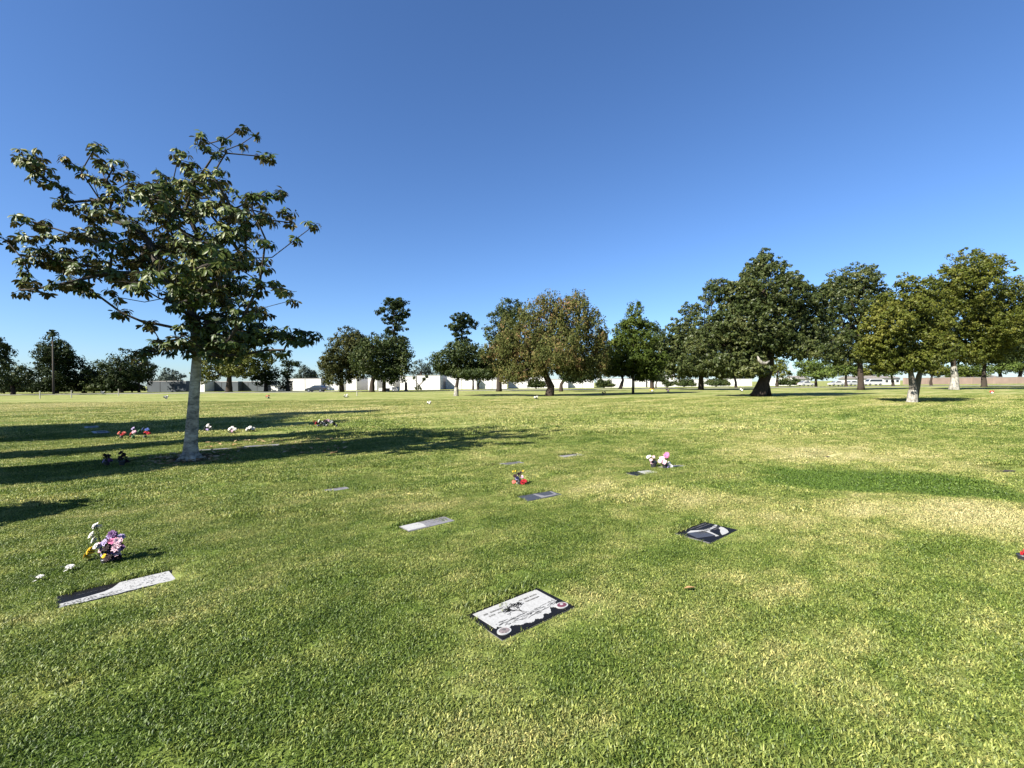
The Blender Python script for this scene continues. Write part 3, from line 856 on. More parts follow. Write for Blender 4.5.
def build_tree(name, label, base, blobs, style, Z=None, tw=4, trunk=None, bark='bark_dark', leafpx=2.2, clumppx=5.0, dens=1.0, droop=0., white=None,
               extra_trunk=None, cat='tree', group=None, seed=None, flat=.75, limbs=True):
    """Base and crown lobes are measured on the photograph; everything is then placed at the tree's own distance."""
    g = np.random.default_rng(seed if seed is not None else int(abs(base[0]) * 7 + 5))
    p = G(*base) if Z is None else None
    if Z is None: Z = p.y
    else:
        p = W(base[0], 384, Z); p.z = 0
    u = px_at(Z)
    e = empty(name, onlawn(p), label, cat, group)
    o3 = np.array(e.location)
    bl = []
    for i, (bx, by, rx, ry) in enumerate(blobs):
        off = g.uniform(-.55, .55) * rx * u
        c = np.array(W(bx, by, Z + off)) - o3
        bl.append((c, (rx * 1.08 * u, max(rx, ry) * u * .95, ry * 1.06 * u)))
    cx = np.mean([b[0][0] for b in bl]); top = max(b[0][2] for b in bl)
    # lobes towards the back of the crown so that it is as deep as it is wide
    bigs = sorted(bl, key=lambda b: -b[1][0])[:max(1, len(bl) // 2)]
    for c, r in list(bigs):
        s = 1 if g.random() < .5 else -1
        bl.append((c + np.array([g.uniform(-.3, .3) * r[0], s * r[0] * .75, -.25 * r[2]]), (r[0] * .8, r[1] * .8, r[2] * .75)))
    st = {'ficus': (.72, .70, .26, 22), 'olive': (.78, .72, .18, 22), 'autumn': (.85, .80, .22, 22), 'brown': (.8, .8, .18, 22)}.get(style, (1, .92, .14, 24))
    if Z > 30: (V, Fc), C = crown(bl, leafpx * u * (.9 if st[0] < 1 else 1), g, clumppx * u * st[0], dens * st[1], droop, flat, st[3], st[2])
    ok = np.repeat(V.reshape(-1, 4, 3)[:, :, 2].min(1) > .25, 4)
    Fk = Fc[ok.reshape(-1, 4)[:, 0]]
    fast_mesh('crown', V, Fk, GREENS[style], e)
    # trunk and limbs
    random.seed(int(base[0] * 3 + 1))
    b = MB()
    tr = tw * u / 2
    if trunk: pts = [np.array(W(x, y, Z)) - o3 for x, y in trunk]
    else:
        hh = np.mean([q[0][2] for q in bl[:len(blobs)]])
        pts = [np.array((0, 0, -.1)), np.array((g.uniform(-.2, .2) * tr, 0, hh * .3)), np.array((cx * .3, 0, hh * .62)), np.array((cx * .6, 0, hh))]
    pts[0] = np.array((pts[0][0], pts[0][1], -.1))
    P0 = np.array(pts[0]); P1 = np.array(pts[1])
    pts = [P0, P0 * .82 + P1 * .18, P0 * .5 + P1 * .5] + list(pts[1:])
    n = len(pts)
    rad = [tr * 1.28, tr * 1.06] + [tr * (1 - .55 * (i - 2) / max(1, n - 3)) for i in range(2, n)]
    b.tube(pts, rad, 10, wob=.08)
    if extra_trunk:
        q = [np.array(W(x, y, Z + 1.0)) - o3 for x, y in extra_trunk]; q[0][2] = -.1
        b.tube(q, [tr * .8] + [tr * .6] * (len(q) - 2) + [tr * .35], 8, wob=.08)
    if limbs:
        fork = np.array(pts[-2]) if n > 3 else np.array(pts[-1])
        for c, r in bl:
            f0 = fork + (np.array(pts[-1]) - fork) * g.uniform(0, .9)
            mid = (f0 + c) / 2 + g.normal(size=3) * .06 * np.linalg.norm(c - f0)
            mid[2] -= .08 * np.linalg.norm(c - f0)
            b.tube([f0, mid, c], [tr * .34, tr * .20, tr * .07], 6)
            near = C[np.argsort(np.linalg.norm(C - c, axis=1))[:10:3]]
            for q in near:
                b.tube([c, (c + q) / 2 + g.normal(size=3) * .05 * r[0], q], [tr * .13, tr * .09, tr * .04], 4)
    tk = b.build('trunk', M[bark], e, smooth=True)
    if white:
        y0, y1 = base[1], white
        wb = MB()
        a = np.array(W(base[0], y1, Z)) - o3
        h = a[2]
        m_ = 5
        pp, rr_ = [], []
        for i in range(m_ + 1):
            z = h * i / m_
            # follow the trunk
            k = 0
            while k < n - 2 and pts[k + 1][2] < z: k += 1
            t = (z - pts[k][2]) / max(1e-6, pts[k + 1][2] - pts[k][2])
            pp.append(pts[k] * (1 - t) + pts[k + 1] * t); rr_.append((rad[k] * (1 - t) + rad[k + 1] * t) * 1.09 + .01)
        wb.tube(pp, rr_, 12, cap=False)
        wb.build('whitewash_band', M['whitewash'], e, smooth=True)
    return e

# ---- the near magnolia
def build_magnolia():
    random.seed(5)
    g = np.random.default_rng(21)
    p = G(190, 459.5); Z = p.y; u = px_at(Z)
    e = empty('magnolia_tree', onlawn(p), 'sparse magnolia with pale trunk and big glossy dark leaves, nearest tree, at left', 'tree')
    o3 = np.array(e.location)
    z1 = [(100,195,45),(85,172,22),(130,235,35),(180,262,22),(195,310,42),(240,330,40),(285,145,30),(290,180,25),(215,188,24),(245,215,22),(275,232,20),(340,205,38),(320,245,35),(400,240,32),(345,285,40),(300,300,38),
     (15,420,38),(75,410,36),(60,360,28),(110,370,30),(150,415,34),(220,405,30),(280,345,40),(330,330,48),(270,400,48),(120,470,48),(70,480,28),(180,490,55),(90,530,35),(60,572,36),(130,565,32),(200,550,50),(270,500,58),(270,570,36),(340,440,58),(330,520,58),(400,380,50),(440,300,55),(480,240,42),(470,270,46),(520,250,38),(540,160,28),(535,178,22),(575,190,22),(605,110,22),(612,135,24),(645,165,22),(680,118,16),(680,160,22),(733,80,16),(768,105,14),(728,132,16),(790,170,18),(828,172,22),(590,250,55),(640,225,36),(660,240,32),(560,330,65),(500,350,58),(620,330,58),(680,280,36),(700,330,48),(760,330,46),(790,290,32),(840,300,38),(860,340,30),(800,360,36),(740,390,46),(880,370,22),(890,420,20),(950,375,22),(800,420,28),(680,400,55),(600,420,65),(520,430,65),(450,430,58),(420,480,58),(480,520,58),(400,550,46),(330,590,26),(365,640,22),(345,640,16),(450,670,18),(560,520,58),(620,500,58),(690,480,48),(740,480,46),(790,500,36),(830,560,28),(885,602,22),(860,570,28),(780,560,42),(720,560,52),(650,570,58),(590,590,48),(530,590,46),(680,640,56),(740,640,48),(800,640,30),(620,670,48),(840,690,38),(890,700,36),(930,720,28),(760,710,56),(690,720,56),(620,740,56),(545,690,26),(490,740,28),(430,752,28),(570,750,38)]
    cl = [(x * .332, 100 + y * .332, r * .332) for x, y, r in z1]
    cl += [(150, 325, 8), (172, 349, 11), (163, 344, 9), (142, 352, 11), (139, 361, 6), (183, 336, 12), (211, 335, 15), (228, 342, 16), (246, 340, 15), (262, 336, 14), (278, 333, 10), (290, 338, 10), (302, 340, 8), (314, 337, 7),
           (268, 350, 10), (236, 330, 14), (250, 322, 12), (205, 350, 9), (220, 356, 10), (240, 355, 9), (300, 330, 5), (284, 350, 7), (215, 318, 14), (200, 322, 12)]
    axis = 172
    cl += [(190, 300, 15), (205, 290, 16), (180, 285, 15), (198, 268, 16), (215, 265, 15), (176, 305, 12), (190, 322, 12), (205, 335, 12), (222, 300, 15), (185, 250, 15), (165, 265, 14), (228, 280, 14), (196, 345, 9)]
    C = []; Rr = []
    for (x, y, r) in cl:
        hw = 150 if 190 < y < 320 else 95
        d = abs(x - axis) / hw
        dep = math.sqrt(max(.05, 1 - d * d)) * hw * .62
        for rep in range(2 if r > 14 else 1):
            off = g.uniform(-1, 1) * dep * u
            q = np.array(W(x + g.normal(0, 2) * rep, y + g.normal(0, 2) * rep, Z + off)) - o3
            C.append(q); Rr.append(r * u * 1.1)
    C = np.array(C); Rr = np.array(Rr)
    # limb skeleton: every cluster joins the nearest limb already grown
    tpx = [(190, 459.5), (191, 444), (192.5, 420), (194.5, 390), (197, 356), (196, 338), (193, 318), (189, 298)]
    nodes = [np.array(W(x, y, Z)) - o3 for x, y in tpx]; nodes[0][2] = -.1
    par = [-1] + list(range(len(nodes) - 1))
    first_ok = 4
    dist = [np.linalg.norm(n - nodes[5]) for n in nodes]
    order = np.argsort(np.linalg.norm(C - nodes[5], axis=1))
    ends = []
    plen = {i: 0. for i in range(len(nodes))}
    for k in order:
        c = C[k]
        best, bi = 1e9, 4
        for i in range(first_ok, len(nodes)):
            dd = np.linalg.norm(c - nodes[i])
            s = dd + .28 * plen[i]
            if nodes[i][2] > c[2] + .5: s += .25
            if s < best: best, bi = s, i
        a = nodes[bi]; seg = c - a; l = np.linalg.norm(seg)
        m = max(1, int(l / .45))
        last = bi
        for j in range(1, m + 1):
            t = j / m
            q = a + seg * t + (g.normal(size=3) * .05 * l ** .5 if j < m else 0)
            q = np.array(q); q[2] -= .10 * l * math.sin(math.pi * t)
            nodes.append(q); par.append(last); plen[len(nodes) - 1] = plen[last] + l / m; last = len(nodes) - 1
        ends.append((last, k))
    # rosette twigs around the end of every limb
    ros = []
    for nd, k in ends:
        r = Rr[k]
        n = max(3, int(round((r / .125) ** 2 * 1.3)) + 1)
        for j in range(n):
            d = unit(g.normal(size=(1, 3)))[0]; d[2] = abs(d[2]) * .3 + d[2] * .7
            q = C[k] + d * r * g.uniform(.45, 1.0)
            ax = unit((q - nodes[par[nd]])[None])[0] * .5 + d * .6 + np.array((0, 0, .35))
            ros.append((q, ax / np.linalg.norm(ax)))
            nodes.append(q); par.append(nd); plen[len(nodes) - 1] = 9
    nch = np.zeros(len(nodes)); area = np.zeros(len(nodes))
    kids = [[] for _ in nodes]
    for i, q in enumerate(par):
        if q >= 0: kids[q].append(i)
    for i in range(len(nodes) - 1, -1, -1):
        area[i] = sum(area[j] for j in kids[i]) if kids[i] else .0042 ** 2
    # children may be listed before later attachments, so settle the sums twice
    for _ in range(2):
        for i in range(len(nodes) - 1, -1, -1):
            if kids[i]: area[i] = sum(area[j] for j in kids[i])
    rad = np.sqrt(area)
    rt = rad[5]
    sc = .088 / rt
    rad = np.where(rad > .01, rad * (1 + (sc - 1) * np.clip((rad - .01) / (rt - .01), 0, 1)), rad)
    b = MB()
    used = set()
    def chain(i):
        pts = []; rr = []
        if par[i] >= 0: pts.append(nodes[par[i]]); rr.append(min(rad[par[i]], rad[i] * 1.12))
        while True:
            pts.append(nodes[i]); rr.append(rad[i])
            if not kids[i]: break
            ks = sorted(kids[i], key=lambda j: -rad[j])
            for j in ks[1:]: chain(j)
            i = ks[0]
        b.tube(pts, rr, 8 if rr[0] > .02 else 5, cap=False)
    import sys
    sys.setrecursionlimit(20000)
    trunk_r = [.16, .132, .112, .098, .085]
    for i, q in enumerate(trunk_r): rad[i] = q
    start = 4
    for j in kids[4]: chain(j)
    bark = mat('magnolia bark', (.275, .25, .20), .95, .55, 7, .15, .6, stretch=(.8, .8, 1.6), sharp=.12)
    tb = MB(); random.seed(8)
    fine = []; fr = []
    for i in range(4):
        for t in (0, .33, .66):
            fine.append(nodes[i] * (1 - t) + nodes[i + 1] * t); fr.append(rad[i] * (1 - t) + rad[i + 1] * t)
    fine.append(nodes[4]); fr.append(rad[4])
    fr[0] = .185; fr[1] = .15
    tb.tube(fine, fr, 16, cap=False, wob=.045)
    for an in (20, 95, 170, 250, 320):                # root flare
        d = Vector((math.cos(R(an)), math.sin(R(an)), 0))
        tb.tube([d * .07 + Vector((0, 0, .16)), d * .19 + Vector((0, 0, .03)), d * .34 + Vector((0, 0, -.03))], [.075, .055, .02], 8)
    tb.build('trunk', bark, e, smooth=True)
    b.build('branches', mat('magnolia branch bark', (0.0436, 0.03689, 0.03019), .9, .3, 9, .2, .4), e, smooth=True)
    # leaves
    cen, nor, tan, ln_, = [], [], [], []
    for q, ax in ros:
        n = int(g.integers(8, 13))
        s = unit(np.cross(ax, g.normal(size=3))[None])[0]; t = np.cross(ax, s)
        for j in range(n):
            a = j * 2.4 + g.uniform(-.4, .4); op = R(g.uniform(35, 105))
            d = ax * math.cos(op) + (s * math.cos(a) + t * math.sin(a)) * math.sin(op)
            d = d + np.array((0, 0, -.95)); d /= np.linalg.norm(d)
            L = g.uniform(.09, .155)
            up = ax - d * np.dot(ax, d); up = up + g.normal(size=3) * .22; up -= d * np.dot(up, d); up /= np.linalg.norm(up) + 1e-9
            cen.append(q - ax * g.uniform(0, .07) + d * .02); nor.append(up); tan.append(d); ln_.append(L)
    cen = np.array(cen); nor = np.array(nor); tan = np.array(tan); ln_ = np.array(ln_)[:, None]
    bb = np.cross(nor, tan)
    w = ln_ * .40
    rows = []
    for t, ww, dz in ((0, .06, 0), (.28, .42, .015), (.6, .5, -.02), (.86, .30, -.09), (1.0, .02, -.14)):
        c = cen + tan * ln_ * t + nor * ln_ * dz
        rows.append((c + bb * w * ww + nor * w * ww * .3, c, c - bb * w * ww + nor * w * ww * .3))
    V = np.stack([v for r_ in rows for v in r_], 1).reshape(-1, 3)
    n = len(cen); i0 = np.arange(n)[:, None] * 15
    Fs = []
    for k in range(4):
        for s_ in (0, 1):
            a = k * 3 + s_
            Fs.append(i0 + np.array([[a, a + 1, a + 4, a + 3]]))
    fast_mesh('crown', V, np.concatenate(Fs), GREENS['magnolia'], e, smooth=True)
    # two white blossoms
    for (x, y, dz) in ((125, 224.5, -2.2), (216, 321, -1.6)):
        c = np.array(W(x, y, Z + dz)) - o3
        fb = MB()
        for k in range(9):
            a = k * 2.4; ti = .5 if k < 5 else .15
            d = Vector((math.cos(a) * math.cos(ti), math.sin(a) * math.cos(ti), math.sin(ti) + .15)).normalized()
            s = d.cross(Vector((0, 0, 1))).normalized(); n_ = s.cross(d)
            q = Vector(c); l = .10
            fb.add([q, q + d * l * .5 + s * .04 + n_ * .012, q + d * l + n_ * .03, q + d * l * .5 - s * .04 + n_ * .012], [(0, 1, 2, 3)])
        fb.build('blossom', M['petal_white'], e, smooth=True)
    return e
build_magnolia()

# ---- trees beyond the lawn
GB = 'trees along the far side of the lawn'
T = build_tree
T('pine_tree', 'dark pine cut off by the left edge of the picture', (-14, 396), [(-6, 350, 10, 11), (-2, 344, 7, 6), (-2, 366, 10, 6), (-12, 378, 14, 9)], 'pine', group=GB, tw=4)
T('round_tree', 'small round dark tree at the far left, next to the edge pine', (13, 394.8), [(13, 374, 12, 12), (17, 384, 9, 7), (5, 384, 8, 7)], 'dark', group=GB)
T('tall_pine', 'tall broad dark pine right behind the lone palm trunk', (56, 394), [(56, 352, 13, 9), (60, 360, 13, 8), (51, 364, 13, 9), (53, 376, 16, 9), (54, 385, 17, 6), (50, 345, 7, 7), (69, 354, 4, 3), (60, 348, 7, 7)], 'pine', Z=112, group=GB)
T('round_tree', 'low dark bushy tree just right of the broad pine', (84, 393.5), [(85, 379, 9, 11), (80, 386, 8, 6), (91, 384, 8, 7)], 'dark', Z=118, group=GB)
T('round_tree', 'dull green tree, middle of the low dark grove at far left', (103, 393.5), [(103, 373, 12, 11), (104, 384, 13, 8), (95, 376, 8, 8)], 'dark', Z=116, group=GB)
T('round_tree', 'tallest dark tree of the low grove at far left', (121, 393), [(121, 365, 12, 13), (122, 381, 13, 10), (114, 374, 9, 9)], 'pine', Z=114, group=GB)
T('round_tree', 'dark tree with bare pale trunk left of the grey crypt walls', (139, 392.5), [(138, 366, 11, 11), (146, 378, 7, 6), (131, 377, 8, 7), (139, 376, 9, 6)], 'dark', tw=2.6, bark='bark_brown', group=GB)
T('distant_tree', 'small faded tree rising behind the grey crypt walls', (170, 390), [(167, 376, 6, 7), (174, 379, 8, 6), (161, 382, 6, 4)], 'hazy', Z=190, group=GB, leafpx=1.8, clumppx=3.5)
T('spreading_tree', 'broad dark tree with thick trunk seen just right of the magnolia trunk', (229, 392), [(225, 362, 18, 13), (210, 368, 14, 11), (245, 364, 18, 12), (232, 352, 18, 9), (258, 360, 14, 10), (204, 377, 8, 6)], 'olive', tw=6, group=GB)
T('round_tree', 'small very dark tree below the right limbs of the magnolia', (266, 390), [(265, 378, 9, 7), (272, 373, 9, 7), (260, 372, 7, 6)], 'pine', Z=120, group=GB)
T('narrow_tree', 'narrow dark tree with a mushroom top, left of the dark car', (288, 391), [(290, 363, 6.5, 4), (288, 373, 5.5, 6), (285, 383, 6.5, 6)], 'pine', Z=122, group=GB)
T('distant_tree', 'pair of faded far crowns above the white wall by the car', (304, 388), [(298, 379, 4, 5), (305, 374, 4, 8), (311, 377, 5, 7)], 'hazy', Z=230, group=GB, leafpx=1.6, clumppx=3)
T('spreading_tree', 'dusty brown green tree, left one of the dense clump by the dark car', (342, 392), [(342, 350, 14, 13), (349, 337, 13, 10), (333, 361, 11, 12), (345, 368, 15, 11), (327, 374, 7, 9), (338, 379, 11, 6), (324, 362, 5, 6), (358, 352, 10, 14), (360, 368, 9, 11)], 'brown', tw=4.5, group=GB)
T('spreading_tree', 'dark green round tree, right one of the dense clump by the dark car', (372, 392), [(380, 345, 17, 11), (372, 357, 16, 12), (392, 355, 14, 14), (385, 369, 19, 8), (402, 366, 8, 10), (365, 368, 9, 7), (362, 352, 9, 10), (404, 352, 7, 12), (392, 378, 14, 5)], 'dark', tw=5, extra_trunk=[(384, 392), (384, 380), (386, 368)], group=GB)
T('tall_pine', 'tall tufted pine rising above the dense clump left of centre', (394, 391), [(396, 303, 11, 5), (384, 312, 7, 3.5), (400, 313, 8, 6), (391, 320, 8, 4), (402, 326, 6, 4), (392, 331, 8, 4), (396, 342, 10, 6)], 'pine', Z=135, tw=3, group=GB, clumppx=3.4, dens=.55, flat=.6)
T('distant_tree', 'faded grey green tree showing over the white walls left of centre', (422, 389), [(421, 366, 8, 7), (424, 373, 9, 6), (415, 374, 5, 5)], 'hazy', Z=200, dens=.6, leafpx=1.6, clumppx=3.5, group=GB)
T('whitewashed_tree', 'flat crowned dark tree with whitewashed lower trunk left of the brownish tree', (456, 396), [(463, 351, 18, 9), (446, 360, 14, 7), (480, 358, 15, 10), (460, 367, 22, 6), (439, 366, 8, 4), (490, 368, 11, 8), (436, 357, 4, 3), (470, 373, 20, 5), (448, 371, 10, 4)], 'dark', tw=4.2, trunk=[(456, 396), (456.5, 387), (458, 378), (461, 368)], white=387, bark='bark_dark', group=GB)
T('tall_pine', 'round topped pine rising behind the flat crowned tree left of centre', (461, 391), [(462, 318, 10, 4.5), (455, 326, 8, 4), (470, 325, 7, 5), (461, 334, 8, 5), (464, 344, 8, 6)], 'pine', Z=138, tw=2.5, group=GB, clumppx=3.2, dens=.5, flat=.6)
T('spreading_tree', 'dark leafy tree whose top sticks out left of the brownish tree', (499, 391.5), [(510, 307, 11, 8), (500, 318, 11, 9), (494, 332, 9, 10), (514, 322, 14, 14), (500, 362, 18, 13), (505, 345, 15, 14)], 'dark', tw=5.5, bark='bark_brown', group=GB)
T('slender_tree', 'left one of two slim bare stems under the flat crowned tree', (473, 389), [(474, 371, 12, 6)], 'brown', Z=118, tw=2, bark='bark_brown', group=GB)
T('slender_tree', 'right one of two slim bare stems under the flat crowned tree', (478, 389), [(486, 373, 12, 6)], 'dark', Z=118, tw=2, bark='bark_brown', group=GB)
T('pepper_tree', 'wide brownish olive tree with drooping leaves and stout curved trunk at centre', (549, 396), [(520, 335, 20, 18), (548, 325, 22, 22), (575, 318, 18, 20), (594, 332, 11, 18), (560, 350, 28, 18), (526, 354, 20, 16), (584, 352, 18, 16), (505, 350, 10, 16), (550, 303, 12, 9), (576, 303, 10, 10), (533, 314, 12, 10), (500, 370, 10, 8), (601, 348, 7, 9), (520, 372, 14, 7), (487, 352, 7, 8), (572, 366, 16, 9), (540, 366, 14, 9), (598, 360, 9, 11), (510, 373, 15, 8), (529, 376, 12, 6), (588, 371, 14, 7)],
  'autumn', tw=8.5, trunk=[(549, 396), (551, 387), (547, 378), (543, 366), (545, 345)], droop=1.2, flat=1.5, leafpx=2.2, clumppx=5, dens=.95, group=GB)
T('spreading_tree', 'dark shaded tree behind the right half of the brownish tree', (561, 391.5), [(575, 368, 18, 11), (592, 366, 11, 11), (560, 362, 12, 10), (580, 376, 18, 5)], 'pine', tw=4, group=GB)
T('spreading_tree', 'olive tree with slanting trunk between the brownish tree and the green conifer', (620, 389), [(612, 360, 12, 13), (606, 348, 9, 13), (606, 370, 9, 7), (600, 338, 6, 8)], 'brown', trunk=[(620, 389), (623, 380), (620, 370)], tw=3.4, droop=.6, dens=.8, group=GB)
T('conifer', 'bushy bright green conifer, conical top, right of centre', (633, 393.8), [(635, 311, 7, 8), (633, 324, 12, 9), (634, 340, 17, 10), (632, 357, 23, 9), (624, 370, 19, 5), (648, 366, 13, 9), (640, 375, 13, 5), (617, 346, 10, 8), (610, 362, 12, 9), (646, 344, 11, 10), (646, 328, 7, 8), (622, 332, 8, 9), (655, 360, 11, 9)], 'conifer', tw=2.4, group=GB, clumppx=4.5)
T('conifer', 'darker conifer close behind the right side of the green one', (652, 390), [(655, 334, 8, 9), (658, 352, 11, 11), (655, 370, 12, 9)], 'pine', Z=105, group=GB)
T('slender_tree', 'thin young tree below the green conifer, right of its trunk', (656, 388), [(656, 375, 7, 5), (662, 378, 5, 3)], 'brown', Z=125, tw=1.6, group=GB)
T('round_shrub', 'little ball shaped shrub in front of the white wall right of the conifer', (667, 387.5), [(667, 383, 4, 3)], 'dark', Z=122, tw=1.4, cat='shrub', group=GB, leafpx=1.4, clumppx=2)
T('leathery_tree', 'grey green leathery tree, left neighbour of the biggest tree', (701, 390), [(690, 330, 19, 14), (674, 345, 15, 12), (695, 350, 23, 14), (682, 363, 20, 9), (715, 340, 17, 18), (708, 369, 24, 7), (667, 358, 10, 8), (690, 311, 9, 7), (705, 305, 8, 8), (714, 290, 9, 9), (676, 370, 14, 7), (722, 366, 20, 10), (660, 345, 8, 12)], 'ficus', tw=5, bark='bark_dark', leafpx=2.6, clumppx=5.5, group=GB)
big = T('leathery_tree', 'biggest tree of all with thick dark leaning trunk, grey green crown, right of centre', (760, 396.3), [(765, 290, 28, 21), (765, 266, 16, 10), (738, 300, 19, 18), (792, 300, 20, 18), (750, 325, 32, 18), (787, 330, 27, 18), (725, 325, 14, 18), (722, 287, 9, 9), (812, 318, 14, 14), (762, 343, 30, 12), (735, 360, 26, 9), (815, 345, 16, 12), (790, 280, 12, 7), (763, 256, 6, 6), (800, 286, 7, 5), (826, 306, 11, 15), (820, 292, 7, 8), (795, 348, 20, 10), (745, 368, 20, 8), (702, 345, 14, 18)],
        'ficus', tw=13, trunk=[(758, 396.3), (763, 384), (768, 370), (770, 352), (768, 335)], extra_trunk=[(766, 372), (760, 358), (748, 345)], leafpx=2.8, clumppx=5.5, dens=1.0, group=GB)
# pale curved piece in the fork of that tree
o3 = np.array(big.location); Zb = big.location.y
sb = MB()
sp = [np.array(W(x, y, Zb - 4.5)) - o3 for x, y in ((757.5, 356), (759, 360), (762, 363), (766, 363.5), (769.5, 361))]
sb.tube(sp, [.05, .14, .18, .15, .06], 8)
tag(sb.build('pale_fork_piece', M['whitewash'], big, smooth=True), 'pale curved piece in the fork')
T('leathery_tree', 'dark grey green tree between the biggest tree and the olive tree', (861, 390), [(850, 280, 18, 13), (840, 300, 19, 16), (865, 300, 16, 18), (850, 325, 25, 18), (830, 340, 18, 14), (855, 350, 23, 12), (870, 275, 8, 8), (834, 283, 8, 7), (880, 302, 9, 14), (845, 358, 18, 7), (874, 350, 14, 12)], 'ficus', tw=5.5, leafpx=2.4, clumppx=5.5, group=GB)
T('olive_tree', 'yellowish olive tree with pale whitewashed trunk foot, nearest on the right', (913, 402.3), [(900, 305, 20, 14), (886, 320, 18, 16), (920, 318, 22, 19), (905, 343, 29, 14), (881, 342, 16, 12), (928, 343, 15, 16), (926, 290, 11, 12), (905, 283, 9, 8), (940, 325, 10, 14), (898, 357, 26, 9), (926, 359, 16, 10), (880, 352, 12, 9), (872, 328, 10, 14), (905, 364, 24, 7), (938, 345, 12, 14)], 'olive', tw=7.5,
  trunk=[(912, 402.3), (913, 388), (911, 374), (908, 358)], extra_trunk=[(914, 388), (919, 376), (924, 362)], bark='bark_grey', limbs=False, white=390, leafpx=2.7, clumppx=5.5, group=GB)
T('spreading_tree', 'large tree at right with whitewashed trunk, tallest crown near the right edge', (954, 389.8), [(968, 268, 20, 16), (958, 290, 28, 20), (985, 283, 20, 22), (1000, 308, 21, 18), (965, 318, 27, 20), (943, 300, 15, 16), (1013, 300, 11, 14), (985, 333, 25, 15), (1008, 332, 14, 10), (960, 344, 22, 13), (937, 335, 12, 16), (948, 352, 12, 8), (1018, 320, 12, 20), (1000, 346, 20, 12), (972, 354, 18, 9), (935, 318, 12, 16), (1020, 290, 9, 10)], 'olive', tw=6.5, trunk=[(954, 389.8), (955, 378), (953, 362), (957, 345)], white=366, limbs=False, bark='bark_dark', leafpx=2.4, clumppx=5.5, group=GB)
T('spreading_tree', 'dark crowned tree behind the rightmost whitewashed trunk', (984, 387), [(985, 352, 22, 12), (1000, 344, 14, 9), (970, 357, 13, 7)], 'dark', tw=4.5, bark='bark_brown', group=GB)
T('spreading_tree', 'dark tree cut off by the right edge of the picture', (1036, 388), [(1022, 340, 9, 10), (1034, 330, 16, 18), (1036, 352, 16, 10)], 'dark', Z=85, tw=5, group=GB)
GS = 'smaller fresh green trees near the parked cars'
for bx, lb, bls, st, zz in [
    (777, 'fresh green small tree just right of the thick leaning trunk', [(774, 366, 10, 8), (782, 373, 8, 6)], 'olive', 130),
    (816, 'bright fresh green low tree between the two white parked cars', [(808, 365, 11, 7), (821, 366, 11, 7), (815, 373, 15, 5)], 'fresh', 118),
    (846, 'fresh green low tree right of the second white parked car', [(843, 367, 10, 7), (853, 371, 8, 5)], 'fresh', 125),
    (736, 'slim dark stemmed small tree left of the thick leaning trunk', [(736, 368, 13, 7), (728, 372, 8, 5)], 'ficus', 112),
    (893, 'fresh green small tree left of the olive tree trunk', [(892, 368, 9, 7), (884, 371, 7, 5)], 'fresh', 128),
    (931, 'small dull green tree right of the olive tree trunk', [(930, 368, 10, 7), (938, 372, 7, 5)], 'olive', 130)]:
    T('small_tree', lb, (bx, 386), bls, st, Z=zz, tw=2.6, group=GS, leafpx=1.9, clumppx=4)
T('hedge_tree', 'green leafy tree behind the beige wall, left one at the far right', (1001, 384), [(1000, 364, 11, 8), (992, 369, 7, 5)], 'fresh', Z=175, group=GS, leafpx=1.8, clumppx=4)
T('hedge_tree', 'green leafy tree behind the beige wall, right one at the far right', (1020, 384), [(1017, 362, 11, 8), (1026, 368, 9, 6)], 'conifer', Z=178, group=GS, leafpx=1.8, clumppx=4)
# low far tree line behind the walls: single trees
k = 0
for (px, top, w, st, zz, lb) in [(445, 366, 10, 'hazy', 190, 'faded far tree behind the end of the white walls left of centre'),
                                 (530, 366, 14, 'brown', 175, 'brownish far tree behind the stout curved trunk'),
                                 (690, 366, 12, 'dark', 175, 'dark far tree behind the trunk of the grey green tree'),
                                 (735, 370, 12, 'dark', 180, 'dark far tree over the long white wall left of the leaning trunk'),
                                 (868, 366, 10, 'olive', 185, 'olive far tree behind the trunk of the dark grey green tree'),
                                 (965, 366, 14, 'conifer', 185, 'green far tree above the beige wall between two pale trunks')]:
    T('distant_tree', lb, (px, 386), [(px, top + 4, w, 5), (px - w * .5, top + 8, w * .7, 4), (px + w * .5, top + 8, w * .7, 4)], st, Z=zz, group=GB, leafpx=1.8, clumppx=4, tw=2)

for px, w, zz, lb in [(32, 13, 120, 'low dark shrub at the foot of the far left trees, left of the palm'), (72, 12, 122, 'low dark shrub between the broad pine and the low grove'),
                      (94, 12, 121, 'low dark shrub under the middle of the low grove'), (112, 11, 119, 'low dark shrub under the tallest tree of the low grove'), (4, 10, 118, 'low dark shrub at the left edge under the small round tree'), (132, 9, 121, 'low dark shrub just left of the grey crypt walls')]:
    T('low_shrub', lb, (px, 392), [(px, 389, w, 4.5), (px + w * .5, 386.5, w * .6, 4), (px - w * .5, 388, w * .6, 4)], 'dark', Z=zz, tw=1.5, cat='shrub', group='low shrubs at the foot of the far trees', leafpx=1.8, clumppx=3.5)

for px, w, zz, lb in [(684, 9, 140, 'low dark bush before the long white wall, left of the leathery tree trunk'), (716, 10, 142, 'low dark bush before the long white wall, just left of the leaning trunk'),
                      (790, 9, 143, 'low dark bush right of the thick leaning trunk before the white wall'), (604, 8, 128, 'low dark bush left of the slanting olive trunk'), (536, 8, 126, 'low dark bush just left of the stout curved trunk')]:
    T('low_shrub', lb, (px, 386), [(px, 383.5 - (px - 600) * .006, w, 3.6), (px + w * .6, 384.5 - (px - 600) * .006, w * .6, 3)], 'dark', Z=zz, tw=1.5, cat='shrub', group='low shrubs at the foot of the far trees', leafpx=1.7, clumppx=3)
